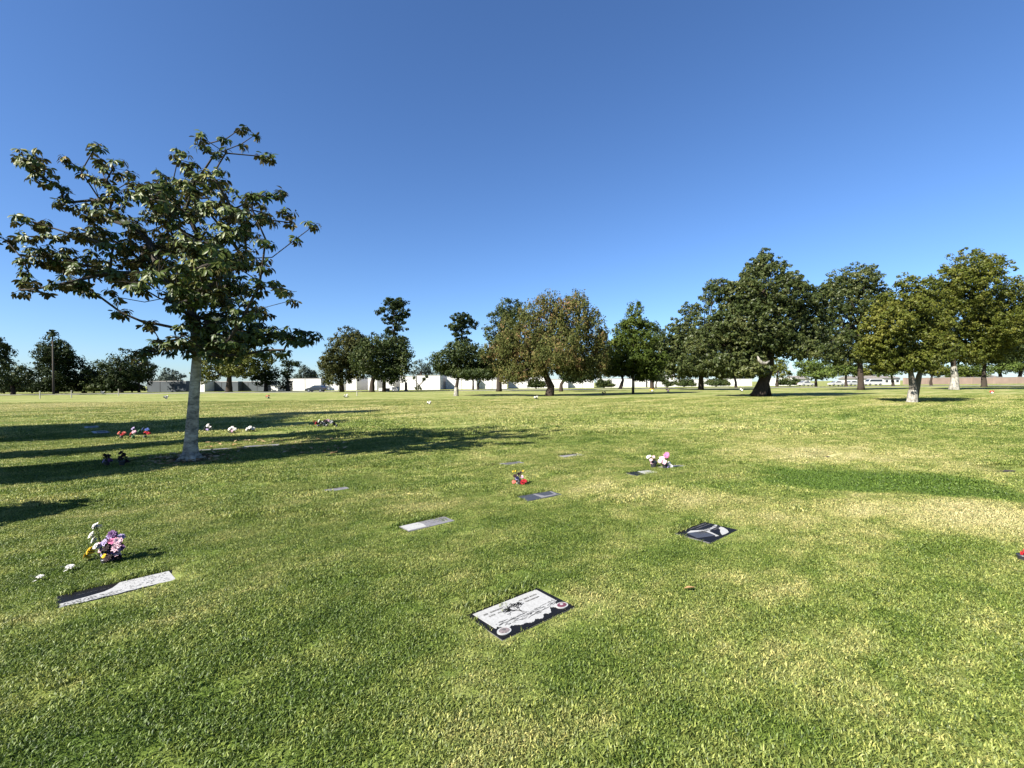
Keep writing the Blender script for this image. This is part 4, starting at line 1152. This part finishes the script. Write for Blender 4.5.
# trees outside the frame on the left: they throw the long shadow bands across the lawn
def shade_tree(label, spot, back, h, w, tiers, seed):
    g = np.random.default_rng(seed)
    p = spot - SH * back
    e = empty('columnar_tree', onlawn(p), label, 'tree', 'slender trees left of the view')
    bl = []
    for i in range(tiers):
        t = (i + .5) / tiers
        rr = w * (.8 + .2 * math.sin(math.pi * t)) * (1 - .15 * t)
        bl.append((np.array((g.uniform(-.1, .1), g.uniform(-.1, .1), .9 + (h - 1.2) * t)), (rr, rr, (h - 1) / tiers * .62)))
    (V, Fc), C = crown(bl, .22, g, .42, 2.4, 0, 1.0, 28, .03)
    keep = V.reshape(-1, 4, 3)[:, :, 2].min(1) > .1
    fast_mesh('crown', V, Fc[keep], GREENS['pine'], e)
    b = MB(); b.tube([(0, 0, -.1), (0, 0, h * .5), (0, 0, h * .92)], [.16, .11, .03], 8)
    b.build('trunk', M['bark_dark'], e, smooth=True)
shade_tree('slender dark columnar tree outside the left edge, nearest to the camera', G(0, 477.5), 3.3, 8.4, 1.2, 4, 1)
shade_tree('slender dark columnar tree outside the left edge, second from the camera', G(0, 456), 3.2, 8.6, 1.05, 4, 2)
shade_tree('slender dark columnar tree outside the left edge, third from the camera', G(0, 441), 3.6, 10.5, .85, 5, 3)
shade_tree('low dark columnar shrub outside the left edge beside the bouquet', G(0, 515), 1.6, 1.72, .45, 2, 5)
def round_shade(label, spot, ch, rad, seed):
    g = np.random.default_rng(seed)
    p = spot - SH * (ch / math.tan(SUN_EL))
    e = empty('round_tree', onlawn(p), label, 'tree', 'slender trees left of the view')
    bl = [(np.array((g.uniform(-.4, .4) * rad, g.uniform(-.4, .4) * rad, ch + g.uniform(-.3, .3) * rad)), (rad * .75, rad * .75, rad * .55)) for k in range(4)]
    (V, Fc), C = crown(bl, .30, g, .7, 2.0, 0, 1.0, 26, .05)
    fast_mesh('crown', V, Fc, GREENS['dark'], e)
    b = MB(); b.tube([(0, 0, -.1), (.1, 0, ch * .6), (0, 0, ch)], [.26, .18, .08], 9)
    for c, r_ in bl: b.tube([(0, 0, ch * .6), tuple((c + np.array((0, 0, ch * .6))) / 2 + np.array((0, 0, -.2))), tuple(c)], [.12, .08, .03], 6)
    b.build('trunk', M['bark_dark'], e, smooth=True)
round_shade('round dark tree outside the left edge, nearest of three', G(50, 427.5), 5.0, 2.6, 31)
round_shade('taller round dark tree outside the left edge, middle of three', G(138, 427), 8.5, 3.0, 32)
round_shade('tallest round dark tree outside the left edge, farthest of three', G(225, 420), 12.5, 2.4, 33)
round_shade('tallest narrow crowned tree outside the left edge, behind the other three', G(320, 413.5), 17.5, 2.0, 34)

# ---- palm
def build_palm():
    Z = 100.0; p = W(53.5, 384, Z); p.z = 0
    e = empty('palm_tree', onlawn(p), 'lone slim palm with small tuft top in front of the broad dark pine', 'palm')
    o3 = np.array(e.location); u = px_at(Z)
    top = np.array(W(52.5, 334, Z)) - o3
    b = MB(); b.tube([(0, 0, -.1), (top[0] * .4, 0, top[2] * .5), top], [.20, .15, .12], 10, wob=.05)
    b.build('trunk', M['bark_palm'], e, smooth=True)
    g = np.random.default_rng(4)
    fb = MB()
    for k in range(34):
        a = g.uniform(0, 6.28); el = g.uniform(-.9, 1.2); L = g.uniform(.9, 1.3)
        d = Vector((math.cos(a) * math.cos(el), math.sin(a) * math.cos(el), math.sin(el)))
        s = d.cross(Vector((0, 0, 1))).normalized()
        c = Vector(top) + Vector((0, 0, .1))
        pts = [c, c + d * L * .5 + Vector((0, 0, .08)), c + d * L * .85 - Vector((0, 0, .06)), c + d * L - Vector((0, 0, .35))]
        ws = [.05, .16, .34, .12]
        for side in (-1, 1):
            for i in range(3):
                fb.add([pts[i], pts[i + 1], pts[i + 1] + s * side * ws[i + 1] - Vector((0, 0, .06)), pts[i] + s * side * ws[i] - Vector((0, 0, .06))], [(0, 1, 2, 3)])
    fb.build('fronds', GREENS['pine'], e)
build_palm()

# ---- bare forked sapling and spiky shrub by the white walls
def sapling(label, px, py, Z, tips):
    p = W(px, 384, Z); p.z = 0
    e = empty('sapling', onlawn(p), label, 'sapling')
    o3 = np.array(e.location); b = MB(); u = px_at(Z)
    f = np.array(W(px + 1, py - 4, Z)) - o3
    b.tube([(0, 0, -.1), f], [.16, .12], 6)
    for (x, y) in tips:
        q = np.array(W(x, y, Z)) - o3
        b.tube([f, (f + q) / 2 + np.array((0, .2, -.15)), q], [.12, .09, .04], 5)
    b.build('trunk', M['bark_dark'], e)
    g = np.random.default_rng(9)
    (V, Fc), C = crown([(np.array(W(x, y, Z)) - o3, (1.2 * u, 1.2 * u, 1.0 * u)) for x, y in tips] + [(np.array((0, 0, .6)), (3.2 * u, 2 * u, 2.2 * u))], .35, g, .5, .6)
    fast_mesh('crown', V, Fc, GREENS['dark'], e)
sapling('forked sapling with a bushy foot in front of the white wall left of centre', 418, 389.5, 120, [(424, 379), (427, 376.5), (414, 378)])

# ------------------------------------------------------------------ crypt walls and houses
def crypt(label, x0, x1, ytop, Z, depth=6, stone='white_wall', seams=0, group='white crypt walls behind the trees', door=None, name='crypt_wall', front=True):
    a = W(x0, 384, Z).x; b_ = W(x1, 384, Z).x
    h = W((x0 + x1) / 2, ytop, Z).z
    L = b_ - a
    e = empty(name, ((a + b_) / 2, Z, 0), label, 'crypt wall', group)
    b = MB(); b.box((0, depth / 2, h / 2 - .1), (L, depth, h + .2)); b.build('wall', M[stone], e)
    b = MB(); b.box((0, depth / 2, h + .075), (L + .16, depth + .16, .14)); b.build('coping', M['coping'], e)
    if seams:
        for i in range(1, seams + 1):
            s = MB(); s.box((-L / 2 + L * i / (seams + 1), -.02, h / 2), (.10, .05, h - .05)); s.build('seam', M['dark_recess'], e)
    if door is not None:
        for dpx in door:
            s = MB(); s.box((W(dpx, 384, Z).x - (a + b_) / 2, -.03, h * .42), (1.5, .08, h * .84)); s.build('door', M['dark_recess'], e)
    return e
crypt('shaded grey crypt wall left of the magnolia trunk, from the dark tree to the trunk', 147, 186, 381.5, 126, stone='shaded_wall', seams=2, group='grey crypt walls behind the magnolia')
crypt('white end of a crypt wall just right of the magnolia trunk', 200, 204.5, 381.5, 122, stone='white_wall', group='grey crypt walls behind the magnolia')
crypt('shaded grey crypt wall right of the magnolia trunk, left of the thick dark trunk', 205, 238, 382, 126, stone='shaded_wall', seams=1, group='grey crypt walls behind the magnolia')
crypt('shaded grey crypt wall between the thick dark trunk and the low white block', 239, 266, 382, 128, stone='shaded_wall', seams=2, group='grey crypt walls behind the magnolia')
crypt('low white block at the right end of the grey crypt walls', 271, 278, 386, 126)
crypt('white crypt wall with dark door directly behind the dark car', 289, 321, 378.8, 130, seams=1, door=[289.6])
crypt('low white crypt wall between the dark car and the clump of trees', 325.5, 338.5, 384, 130, seams=0)
crypt('white crypt wall showing left of the right clump trunk', 346, 356.5, 378, 128, depth=20)
crypt('white crypt wall between the two trunks of the dark green clump tree', 368, 377, 378.2, 128, depth=20)
crypt('white crypt wall right of the second clump trunk', 386, 394, 378.2, 128, depth=16)
crypt('white crypt wall with the black pillar in front of it', 400, 416, 376.4, 128, seams=0)
crypt('white crypt wall behind the forked sapling, with grey right side', 417, 440, 375.6, 128, depth=16)
crypt('white crypt wall between the flat crowned tree and the brown trunk', 447, 476.5, 377, 134, seams=1)
crypt('white crypt wall behind the two slim stems', 477, 507, 378, 136, seams=1)
crypt('white crypt wall between the brown trunk and the stout curved trunk', 508, 548, 377, 140, seams=3)
crypt('white crypt wall right of the stout curved trunk', 548.5, 568, 379.5, 140)
crypt('white crypt wall below the right half of the brownish tree', 568, 582.5, 380, 142)
crypt('taller white crypt wall left of the conifer trunk', 583, 594, 375.8, 142, depth=20)
crypt('long white crypt wall behind the conifer trunk', 600, 646, 378.8, 146, seams=3)
crypt('low white crypt wall behind the ball shaped shrub', 648, 664, 380, 146)
crypt('tallest white crypt wall right of the ball shaped shrub', 664.5, 675, 374, 146, depth=24)
crypt('long white crypt wall left of the thick leaning trunk', 680, 752, 379.3, 156, seams=5)
crypt('long white crypt wall right of the thick leaning trunk', 770, 796, 378, 160, seams=2)
# small tombs in front of them
GT = 'small white tombs in front of the crypt walls'
def tomb(label, x0, x1, y0, Z, m='white_wall'):
    a = W(x0, 384, Z).x; b_ = W(x1, 384, Z).x; h = W((x0 + x1) / 2, y0, Z).z
    e = empty('tomb', ((a + b_) / 2, Z, 0), label, 'tomb', GT)
    b = MB(); b.box((0, .8, h / 2 - .05), (b_ - a, 1.6, h + .1)); b.build('body', M[m], e, bevel=.04)
    b = MB(); b.box((0, .8, h + .06), (b_ - a + .14, 1.74, .11)); b.build('lid', M['coping'], e)
tomb('small white tomb, left one in front of the dark clump', 378.5, 382.5, 388, 112)
tomb('beige low tomb, middle one in front of the dark clump', 383, 388, 388.8, 108, 'beige_wall')
tomb('white low tomb, right one in front of the dark clump', 392, 397.5, 387.6, 110)
pz = 108; p = W(406, 384, pz); p.z = 0
e = empty('pillar', p, 'tall black pillar standing before a white crypt wall', 'pillar')
h = W(406, 382.3, pz).z
b = MB(); b.box((0, 0, .1), (.75, .75, .3)); b.build('base', M['granite_side'], e)
b = MB(); b.box((0, 0, .2 + (h - .2) / 2), (.52, .52, h - .2), taper=.9); b.build('shaft', M['granite_black'], e)

# beige boundary wall and houses on the right
def boundary(label, x0, x1, ytop, Z):
    a = W(x0, 384, Z).x; b_ = W(x1, 384, Z).x; h = W((x0 + x1) / 2, ytop, Z).z
    e = empty('boundary_wall', ((a + b_) / 2, Z, 0), label, 'wall')
    b = MB(); b.box((0, .2, h / 2 - .1), (b_ - a, .4, h + .2)); b.build('wall', M['beige_wall'], e)
    b = MB(); b.box((0, .2, h + .07), (b_ - a + .1, .55, .12)); b.build('coping', M['coping'], e)
    for i in range(8):
        b = MB(); b.box((-(b_ - a) / 2 + (b_ - a) * i / 7, .2, h / 2), (.7, .62, h + .3)); b.build('pier', M['beige_wall'], e)
boundary('long beige pink wall at the far right behind the pale trunks', 905, 1062, 377.5, 168)
def house(label, x0, x1, ye, yr, Z, wall='white_wall'):
    a = W(x0, 384, Z).x; b_ = W(x1, 384, Z).x; h = W((x0 + x1) / 2, ye, Z).z; hr = W((x0 + x1) / 2, yr, Z).z
    L = b_ - a; D = 9
    e = empty('house', ((a + b_) / 2, Z, 0), label, 'house', 'low houses beyond the right side')
    b = MB(); b.box((0, D / 2, h / 2 - .1), (L, D, h + .2)); b.build('wall', M[wall], e)
    b = MB(); o = .5
    b.add([(-L / 2 - o, -o, h), (L / 2 + o, -o, h), (L / 2 + o, D + o, h), (-L / 2 - o, D + o, h), (-L / 2 - o, D / 2, hr), (L / 2 + o, D / 2, hr)],
          [(0, 1, 5, 4), (2, 3, 4, 5), (3, 0, 4), (1, 2, 5), (3, 2, 1, 0)])
    b.build('roof', M['roof_tile'], e)
    for i in range(3):
        x = -L / 2 + L * (i + .5) / 3
        w = MB(); w.box((x, -.03, h * .55), (L * .19, .1, h * .42)); f = w.build('window', M['coping'], e)
        w = MB(); w.box((x, -.085, h * .55), (L * .155, .04, h * .34)); w.build('pane', M['glass'], f)
house('white low house with three windows left of the olive tree trunk', 884, 900, 378.2, 375.5, 172)
house('pale low house behind the white parked van', 855, 880, 378.5, 375.5, 178)
house('small white gabled house above the first white parked car', 797, 810, 379, 375.5, 176)
house('beige low house above the beige wall near the right edge', 960, 1000, 377.4, 374.5, 184, 'beige_wall')

# ------------------------------------------------------------------ cars
def car(label, px, Z, L, m, rz=0, van=False, group='parked cars beyond the lawn'):
    p = W(px, 384, Z)
    e = empty('parked_car', (p.x, Z, .02), label, 'van' if van else 'car', group, rz)
    w = 1.78 if not van else 1.95
    s = L / 4.4
    if van:
        prof = [(-2.2, .35), (-2.2, 1.0), (-2.15, 1.95), (-1.9, 2.1), (.9, 2.1), (1.25, 1.95), (1.75, 1.2), (2.15, 1.02), (2.2, .6), (2.15, .35)]
    else:
        prof = [(-2.2, .38), (-2.22, .75), (-2.1, .98), (-1.75, 1.08), (-1.25, 1.42), (-.7, 1.50), (.1, 1.49), (.55, 1.34), (1.05, 1.02), (1.85, .88), (2.15, .72), (2.2, .45), (2.1, .3), (-2.1, .3)]
    prof = [(x * s, z) for x, z in prof]
    def wid(z): return w / 2 * (1 if z < 1.0 else 1 - .16 * (z - 1.0))
    b = MB(); n = len(prof)
    b.add([(x, -wid(z), z) for x, z in prof] + [(x, wid(z), z) for x, z in prof], [tuple(range(n)), tuple(range(n, 2 * n))[::-1]] + [(i, n + i, n + (i + 1) % n, (i + 1) % n) for i in range(n)])
    b.build('body', M[m], e, bevel=.05)
    for side in (-1, 1):                                # side windows
        q = [(-1.15, 1.06), (-.98, 1.38), (-.65, 1.43), (.08, 1.42), (.45, 1.3), (.85, 1.03)] if not van else [(-1.9, 1.25), (-1.9, 1.85), (.9, 1.85), (1.2, 1.75), (1.5, 1.25)]
        wb = MB(); m_ = len(q)
        v1 = [(x * s, side * (wid(z) + .012), z) for x, z in q]; v2 = [(x * s, side * (wid(z) - .03), z) for x, z in q]
        wb.add(v1 + v2, [tuple(range(m_)), tuple(range(m_, 2 * m_))[::-1]] + [(i, m_ + i, m_ + (i + 1) % m_, (i + 1) % m_) for i in range(m_)])
        wb.build('side_window', M['glass'], e)
    ws = [(.60, 1.345), (1.03, 1.045)] if not van else [(1.27, 1.90), (1.72, 1.24)]
    for nm, (A, B), off in (('windscreen', ws, .015), ('rear_window', [(-1.30, 1.40), (-1.70, 1.115)] if not van else [(-2.165, 1.85), (-2.2, 1.2)], -.015)):
        wb = MB(); ya = wid(A[1]) - .12; yb = wid(B[1]) - .10
        wb.add([(A[0] * s + off, -ya, A[1] + .012), (A[0] * s + off, ya, A[1] + .012), (B[0] * s + off, yb, B[1] + .012), (B[0] * s + off, -yb, B[1] + .012)], [(0, 1, 2, 3)])
        wb.build(nm, M['glass'], e)
    for sx in (-1.38, 1.36):
        for side in (-1, 1):
            wh = empty('wheel', (sx * s, side * (w / 2 - .10), .33), None, None); wh.parent = e
            tb = MB(); tb.tube([(0, -.11, 0), (0, .11, 0)], [.33, .33], 18); tb.build('tyre', M['rubber'], wh, bevel=.02)
            tb = MB(); tb.tube([(0, side * .10, 0), (0, side * .125, 0)], [.21, .19], 14); tb.build('rim', M['chrome'], wh)
    for side in (-1, 1):
        lb = MB(); lb.box((2.13 * s, side * .62, .72), (.16, .32, .13)); lb.build('headlight', M['lamp_white'], e)
        lb = MB(); lb.box((-2.17 * s, side * .66, .86), (.12, .26, .16)); lb.build('tail_light', M['lamp_red'], e)
    return e
car('dark blue hatchback parked before a white crypt wall', 316, 104, 4.2, 'car_blue', R(180))
car('white car parked below the small gabled house right of the leaning trunk', 806, 138, 4.4, 'car_white', R(6))
car('white car with dark windows between two fresh green low trees', 836, 140, 4.3, 'car_white', R(182))
car('silver car parked left of the leathery tree trunk at right', 853, 143, 4.3, 'car_silver', R(4))
car('white van parked right of the dark grey green tree trunk', 873, 142, 4.9, 'car_white', R(178), True)

# ------------------------------------------------------------------ posts
for px, y0, y1, lb in [(40, 398.6, 391, 'short white post on the far lawn, leftmost of the row of three'), (71.5, 398, 390.5, 'short white post on the far lawn, middle of the row of three'),
                       (118.5, 396, 389, 'short white post on the far lawn, right one before the dark grove'), (357, 396, 391.5, 'thin white post on the far lawn in front of the dense clump')]:
    p = G(px, y0)
    e = empty('marker_post', onlawn(p), lb, 'post', 'short white posts on the far lawn')
    h = W(px, y1, p.y).z
    b = MB(); b.tube([(0, 0, -.1), (0, 0, h - .1)], [.06, .055], 10); b.build('shaft', M['post_white'], e, smooth=False)
    b = MB(); b.tube([(0, 0, h - .1), (0, 0, h - .03), (0, 0, h)], [.085, .085, .03], 10); b.build('cap', M['post_white'], e)

# ------------------------------------------------------------------ flowers
def flower_head(b, c, r, d, g):
    """A double ring of petals round a small eye, facing d."""
    d = Vector(d).normalized(); s = d.orthogonal().normalized(); t = d.cross(s)
    c = Vector(c)
    for ring, (n, rr, lift) in enumerate(((9, 1.0, .15), (7, .72, .5), (5, .4, .85))):
        for k in range(n):
            a = 2 * math.pi * (k + .5 * ring) / n + g.uniform(-.15, .15)
            o = (s * math.cos(a) + t * math.sin(a)); q = o.cross(d)
            tip = c + (o * math.cos(lift) + d * math.sin(lift)) * r * rr * g.uniform(.85, 1.1)
            mid = c + (o * math.cos(lift + .25) + d * math.sin(lift + .25)) * r * rr * .55
            wd = r * .36 * rr
            b.add([c + d * .1 * r, mid + q * wd, tip, mid - q * wd], [(0, 1, 2, 3)])

def bouquet(label, px, py, heads, vase='vase_dark', vh=.10, vr=.045, green='stem_green', group='bouquets left on the graves', cat='flowers', nleaf=16, name='flower_bouquet', spread=1.0, rest=True):
    p = G(px, py); Z = p.y; u = px_at(Z)
    e = empty(name, onlawn(p), label, cat, group)
    o3 = Vector(e.location)
    g = random.Random(int(px * 13 + py))
    b = MB(); b.tube([(0, 0, -.03), (0, 0, .01), (0, 0, vh * .8), (0, 0, vh)], [vr * .75, vr * .8, vr, vr * 1.1], 14); b.build('vase', M[vase], e, smooth=True)
    fb = MB(); top = Vector((0, 0, vh))
    pts = []
    for (hx, hy, r, m) in heads:
        c = W(hx, hy, Z + g.uniform(-.6, .6) * 7 * u * spread) - o3
        c.z = max(c.z, r * u * .5)
        pts.append(c)
        hb = MB()
        out = Vector((c.x * 1.1 - .05, -.20, .10 + c.z * .25))
        flower_head(hb, c, r * u, out, g)
        flower_head(hb, c + Vector((r * u * .25, r * u * .3, -r * u * .2)), r * u * .85, Vector((g.uniform(-1, 1), g.uniform(-1, .6), .5)), g)
        hb.build('flower', M[m], e)
        mid = (top + c) / 2 + Vector((0, 0, .03))
        fb.tube([top * .3, mid, c], [.003, .0028, .0022], 5)
    for k in range(nleaf):
        c = pts[k % len(pts)] if k % 2 else (pts[k % len(pts)] + top) / 2
        d = Vector((g.uniform(-1, 1), g.uniform(-1, 1), g.uniform(-.3, .9))).normalized()
        s = d.orthogonal().normalized(); L = g.uniform(2.5, 4.5) * u if Z < 20 else 2.5 * u; a = c - Vector((0, 0, 1.5 * u))
        fb.add([a, a + d * L * .5 + s * L * .22, a + d * L, a + d * L * .5 - s * L * .22], [(0, 1, 2, 3)])
    fb.build('foliage', M[green], e)
    return e

bouquet('purple and pink artificial bouquet with white lilies and a yellow bloom, above the left stone', 105, 563.5,
        [(112, 534, 4.5, 'petal_purple'), (108, 540, 5, 'petal_purple'), (118, 541, 4.5, 'petal_palepink'), (113, 541, 4.5, 'petal_pink'), (121, 537, 4, 'petal_lilac'), (111, 547, 5, 'petal_purple'), (116, 548, 4.5, 'petal_palepink'),
         (104, 543, 4.5, 'petal_lilac'), (117, 553, 4, 'petal_palepink'), (121, 548, 4, 'petal_purple'), (108, 553, 4.5, 'petal_purple'), (98, 546, 4, 'petal_palepink'), (113, 557, 4, 'petal_purple'), (103, 554, 3, 'petal_lilac'),
         (96, 526, 4.2, 'petal_white'), (94, 526, 3, 'petal_white'), (91.5, 535, 4.2, 'petal_white'), (93.5, 540, 4, 'petal_white'), (96, 546, 3.6, 'petal_white'), (114, 544, 4, 'petal_purple'), (119, 545, 4, 'petal_dark'), (106, 548, 4, 'petal_dark'), (110, 536, 3.6, 'petal_lilac'), (115, 551, 4, 'petal_purple'), (108, 558, 4, 'petal_dark'), (117, 557, 4, 'petal_dark'), (101, 550, 3.4, 'petal_palepink'), (89, 551, 4.2, 'petal_yellow'), (85.5, 556, 4.2, 'petal_yellow'), (91, 549, 3, 'petal_yellow'), (104, 556, 2.6, 'petal_yellow')],
        'vase_dark', .04, .03, 'stem_dark', nleaf=64, spread=1.1)
bouquet('small red and white bouquet with yellow tips above the blue grey stone', 519.5, 484.5,
        [(514, 482, 2.6, 'petal_coral'), (518, 483, 2.0, 'petal_white'), (522.5, 482, 3, 'petal_red'), (524.5, 481, 2.6, 'petal_red'), (515, 476, 2.4, 'petal_dark'), (519, 474, 2.2, 'petal_dark'), (517, 478, 2.4, 'petal_lilac'), (522, 477, 2.2, 'petal_palepink'),
         (513, 471.5, 1.0, 'petal_yellow'), (515.5, 471, .9, 'petal_yellow'), (523, 471, 1.0, 'petal_yellow'), (521, 472.5, 1.4, 'petal_dark')], 'vase_dark', .07, .045, 'stem_dark', nleaf=18)
bouquet('bright pink bouquet with white edge, right of the pale one, beside a pale stone', 665, 468.5,
        [(662, 459, 3.4, 'petal_palepink'), (666, 456, 3.2, 'petal_pink'), (667, 454, 2.6, 'petal_pink'), (660, 461, 2.8, 'petal_palepink'), (664, 462, 3, 'petal_palepink'), (669, 463, 2.2, 'petal_white'), (671, 466, 2.2, 'petal_white'), (667, 466, 2.2, 'petal_lilac')], 'vase_dark', .10, .05, nleaf=14)
bouquet('pale white and beige bouquet in a dark pot, left of the bright pink one', 653.5, 467.5,
        [(648, 457, 2.0, 'petal_white'), (651, 460, 1.9, 'petal_palepink'), (653.5, 457, 1.9, 'petal_palepink'), (654.5, 460, 1.6, 'petal_dark'), (652, 463, 1.6, 'petal_palepink'), (656, 463, 1.5, 'petal_dark'), (650, 456, 1.4, 'petal_white')], 'vase_dark', .12, .06, nleaf=12)
GR = 'bouquets among the shadow bands'
bouquet('coral red flowers in a dark vase, left of the three by the shadow bands', 121.5, 439, [(119, 433, 2.2, 'petal_coral'), (122, 434, 2.2, 'petal_red'), (124, 433, 1.8, 'petal_coral')], group=GR)
bouquet('pink and white flowers with green leaves, middle of the three by the shadow bands', 133, 439, [(131, 434, 2.4, 'petal_coral'), (134, 432, 2.2, 'petal_palepink'), (133, 428.5, 2, 'petal_lilac'), (132, 437, 1.8, 'petal_coral')], 'vase_green', group=GR, nleaf=14)
bouquet('red and blue flowers in a dark vase, right of the three by the shadow bands', 145, 439, [(143, 429, 2, 'petal_blue'), (147, 429.5, 2.2, 'petal_blue'), (145, 433, 2.4, 'petal_red'), (148, 433, 2, 'petal_red'), (139, 431, 2, 'vase_green')], group=GR, nleaf=14)
bouquet('white flowers just right of the near trunk, leftmost of three white bunches', 208, 431.5, [(205, 427, 2.2, 'petal_white'), (208, 425.5, 2.2, 'petal_white'), (210, 428, 2.2, 'petal_white'), (207, 430, 1.8, 'petal_lilac')], group=GR, green='stem_dark')
bouquet('white flowers right of the near trunk, middle of three white bunches', 232, 432.5, [(229.5, 429, 2, 'petal_white'), (232, 428, 2.2, 'petal_white'), (234.5, 429, 2, 'petal_white'), (232, 431, 1.6, 'petal_palepink')], group=GR, green='stem_dark')
bouquet('white flowers right of the near trunk, rightmost of three white bunches', 250, 431.5, [(247, 429, 2, 'petal_white'), (250, 427.5, 2, 'petal_white'), (253, 428.5, 2, 'petal_white'), (248, 431, 1.6, 'petal_dark')], group=GR, green='stem_dark')
bouquet('wide low bunch of red, white and dark flowers above the magnolia shadow', 324, 427,
        [(314, 421, 2.2, 'petal_coral'), (316, 423, 2.2, 'petal_red'), (319, 421, 2, 'petal_white'), (322, 423, 2.2, 'petal_white'), (325, 421, 2, 'petal_dark'), (328, 420.5, 2, 'petal_palepink'), (331, 422, 2.2, 'petal_white'), (334, 424, 2, 'petal_dark'), (318, 425.5, 2, 'petal_lilac'), (326, 425, 2, 'petal_white'), (336, 425.5, 1.6, 'petal_white')], group=GR, green='stem_dark', nleaf=26)
bouquet('dark flowers in the shade left of the near trunk, left pot of two', 107, 465.5, [(104, 455, 2.6, 'petal_dark'), (108, 456, 2.6, 'petal_dark'), (110, 460, 2.6, 'petal_purple'), (104, 461, 2.4, 'petal_lilac')], 'vase_dark', .09, .045, 'stem_dark', GR, nleaf=34)
bouquet('dark flowers in the shade left of the near trunk, right pot of two', 122, 465.5, [(121, 453, 2.8, 'petal_dark'), (124, 455, 2.8, 'petal_dark'), (120, 458, 2.6, 'petal_dark'), (126, 461, 2.6, 'petal_dark')], 'vase_dark', .10, .05, 'stem_dark', GR, nleaf=34)
bouquet('deep red bloom cut by the right edge of the lawn', 1023, 560.5, [(1022.5, 553.5, 2.8, 'petal_red'), (1026, 552, 3.2, 'petal_red'), (1025, 557, 3, 'petal_dark')], 'vase_dark', .05, .04, 'stem_dark')
GF = 'tiny bouquets scattered on the far lawn'
for px, py, m, lb in [(166, 399, 'petal_white', 'tiny cream bunch on the far lawn left of the near trunk'), (103, 394.5, 'petal_white', 'tiny white bunch before the dark grove at far left'),
                      (268, 398.5, 'petal_coral', 'tiny dull red bunch on the far lawn right of the thick dark trunk'), (346, 397.5, 'petal_white', 'tiny white bunch on the far lawn below the dense clump'),
                      (429, 404.5, 'petal_white', 'small white bunch with dark leaf on the open lawn left of centre'), (536, 399.5, 'petal_white', 'white bunch at the foot of the stout curved trunk'),
                      (604, 395, 'petal_dark', 'tiny dark bunch in the shade left of the conifer trunk'), (652, 392, 'petal_yellow', 'tiny yellow bunch right of the conifer trunk'),
                      (668, 392, 'petal_dark', 'tiny dark bunch right of the conifer, beyond the yellow one'), (742, 391.5, 'petal_white', 'tiny white bunch left of the thick leaning trunk'),
                      (992, 394, 'petal_red', 'tiny red bunch on the lawn at far right')]:
    bouquet(lb, px, py, [(px - 1.2, py - 2.4, 1.15, m), (px + 1.0, py - 2.8, 1.1, m), (px + .2, py - 1.4, 1.0, 'petal_white' if m != 'petal_dark' else 'petal_purple')], 'vase_dark', .10, .05, 'stem_dark', GF, nleaf=8)

# fallen white blooms by the left stone
for px, py, lb, rr in [(70, 571.5, 'fallen white bloom lying on the grass, right one left of the purple bouquet', 4.2), (40, 581.5, 'fallen pale bloom lying on the grass near the left edge', 3.2)]:
    p = G(px, py); e = empty('fallen_flower', onlawn(p, .03), lb, 'flower', 'fallen white blooms near the left stone')
    g = random.Random(px); u = px_at(p.y)
    b = MB(); flower_head(b, (0, 0, .012), rr * u, (.2, -.3, 1), g); b.build('petals', M['petal_white'], e)
    b = MB(); flower_head(b, (.03, -.07, .004), rr * .5 * u, (-.3, -.2, 1), g); b.build('petals', M['petal_white'], e)
    b = MB(); b.tube([(0, 0, .0), (-.05, .02, .003), (-.12, .03, .008)], [.004, .003, .003], 5); b.build('stem', M['stem_dark'], e)

# fallen leaves
def dead_leaf(b, c, L, g, lift=.02):
    a = g.uniform(0, 6.28); d = Vector((math.cos(a), math.sin(a), g.uniform(-.2, .3))); s = Vector((-math.sin(a), math.cos(a), g.uniform(-.4, .4)))
    n = Vector((0, 0, 1)); w = L * .22
    b.add([c, c + d * L * .4 + s * w + n * lift * g.random(), c + d * L, c + d * L * .4 - s * w + n * lift * g.random(), c + d * L * .5 + n * .004], [(0, 1, 4), (1, 2, 4), (2, 3, 4), (3, 0, 4)])
g = random.Random(12)
b = MB(); t = G(190, 459.5)
for i in range(150):
    a = g.uniform(0, 6.28); r = .25 + abs(g.gauss(0, .45))
    p = Vector((t.x + math.cos(a) * r * 1.3 - .1, t.y + math.sin(a) * r * .8, 0))
    dead_leaf(b, onlawn(p, .02 + .02 * g.random()), g.uniform(.10, .17), g)
for i in range(150):
    p = G(g.uniform(205, 345), g.uniform(438, 455)); dead_leaf(b, onlawn(p, .03), g.uniform(.09, .16), g)
tag(b.build('leaf_litter', M['dry_leaf']), 'brown fallen magnolia leaves scattered about the foot of the near tree', 'leaf litter', kind='stuff')
for px, py, lb in [(690, 592.5, 'single curled brown leaf on the grass right of the nearest stone')]:
    p = G(px, py); b = MB(); g = random.Random(5)
    c = onlawn(p, .032)
    b.add([c + Vector(v) for v in ((-.05, 0, .0), (-.01, .018, .012), (.05, .012, .004), (.0, -.018, .016), (.0, 0, .0))], [(0, 1, 4), (1, 2, 4), (2, 3, 4), (3, 0, 4)])
    o = b.build('dry_leaf', M['dry_leaf']); tag(o, lb, 'leaf')
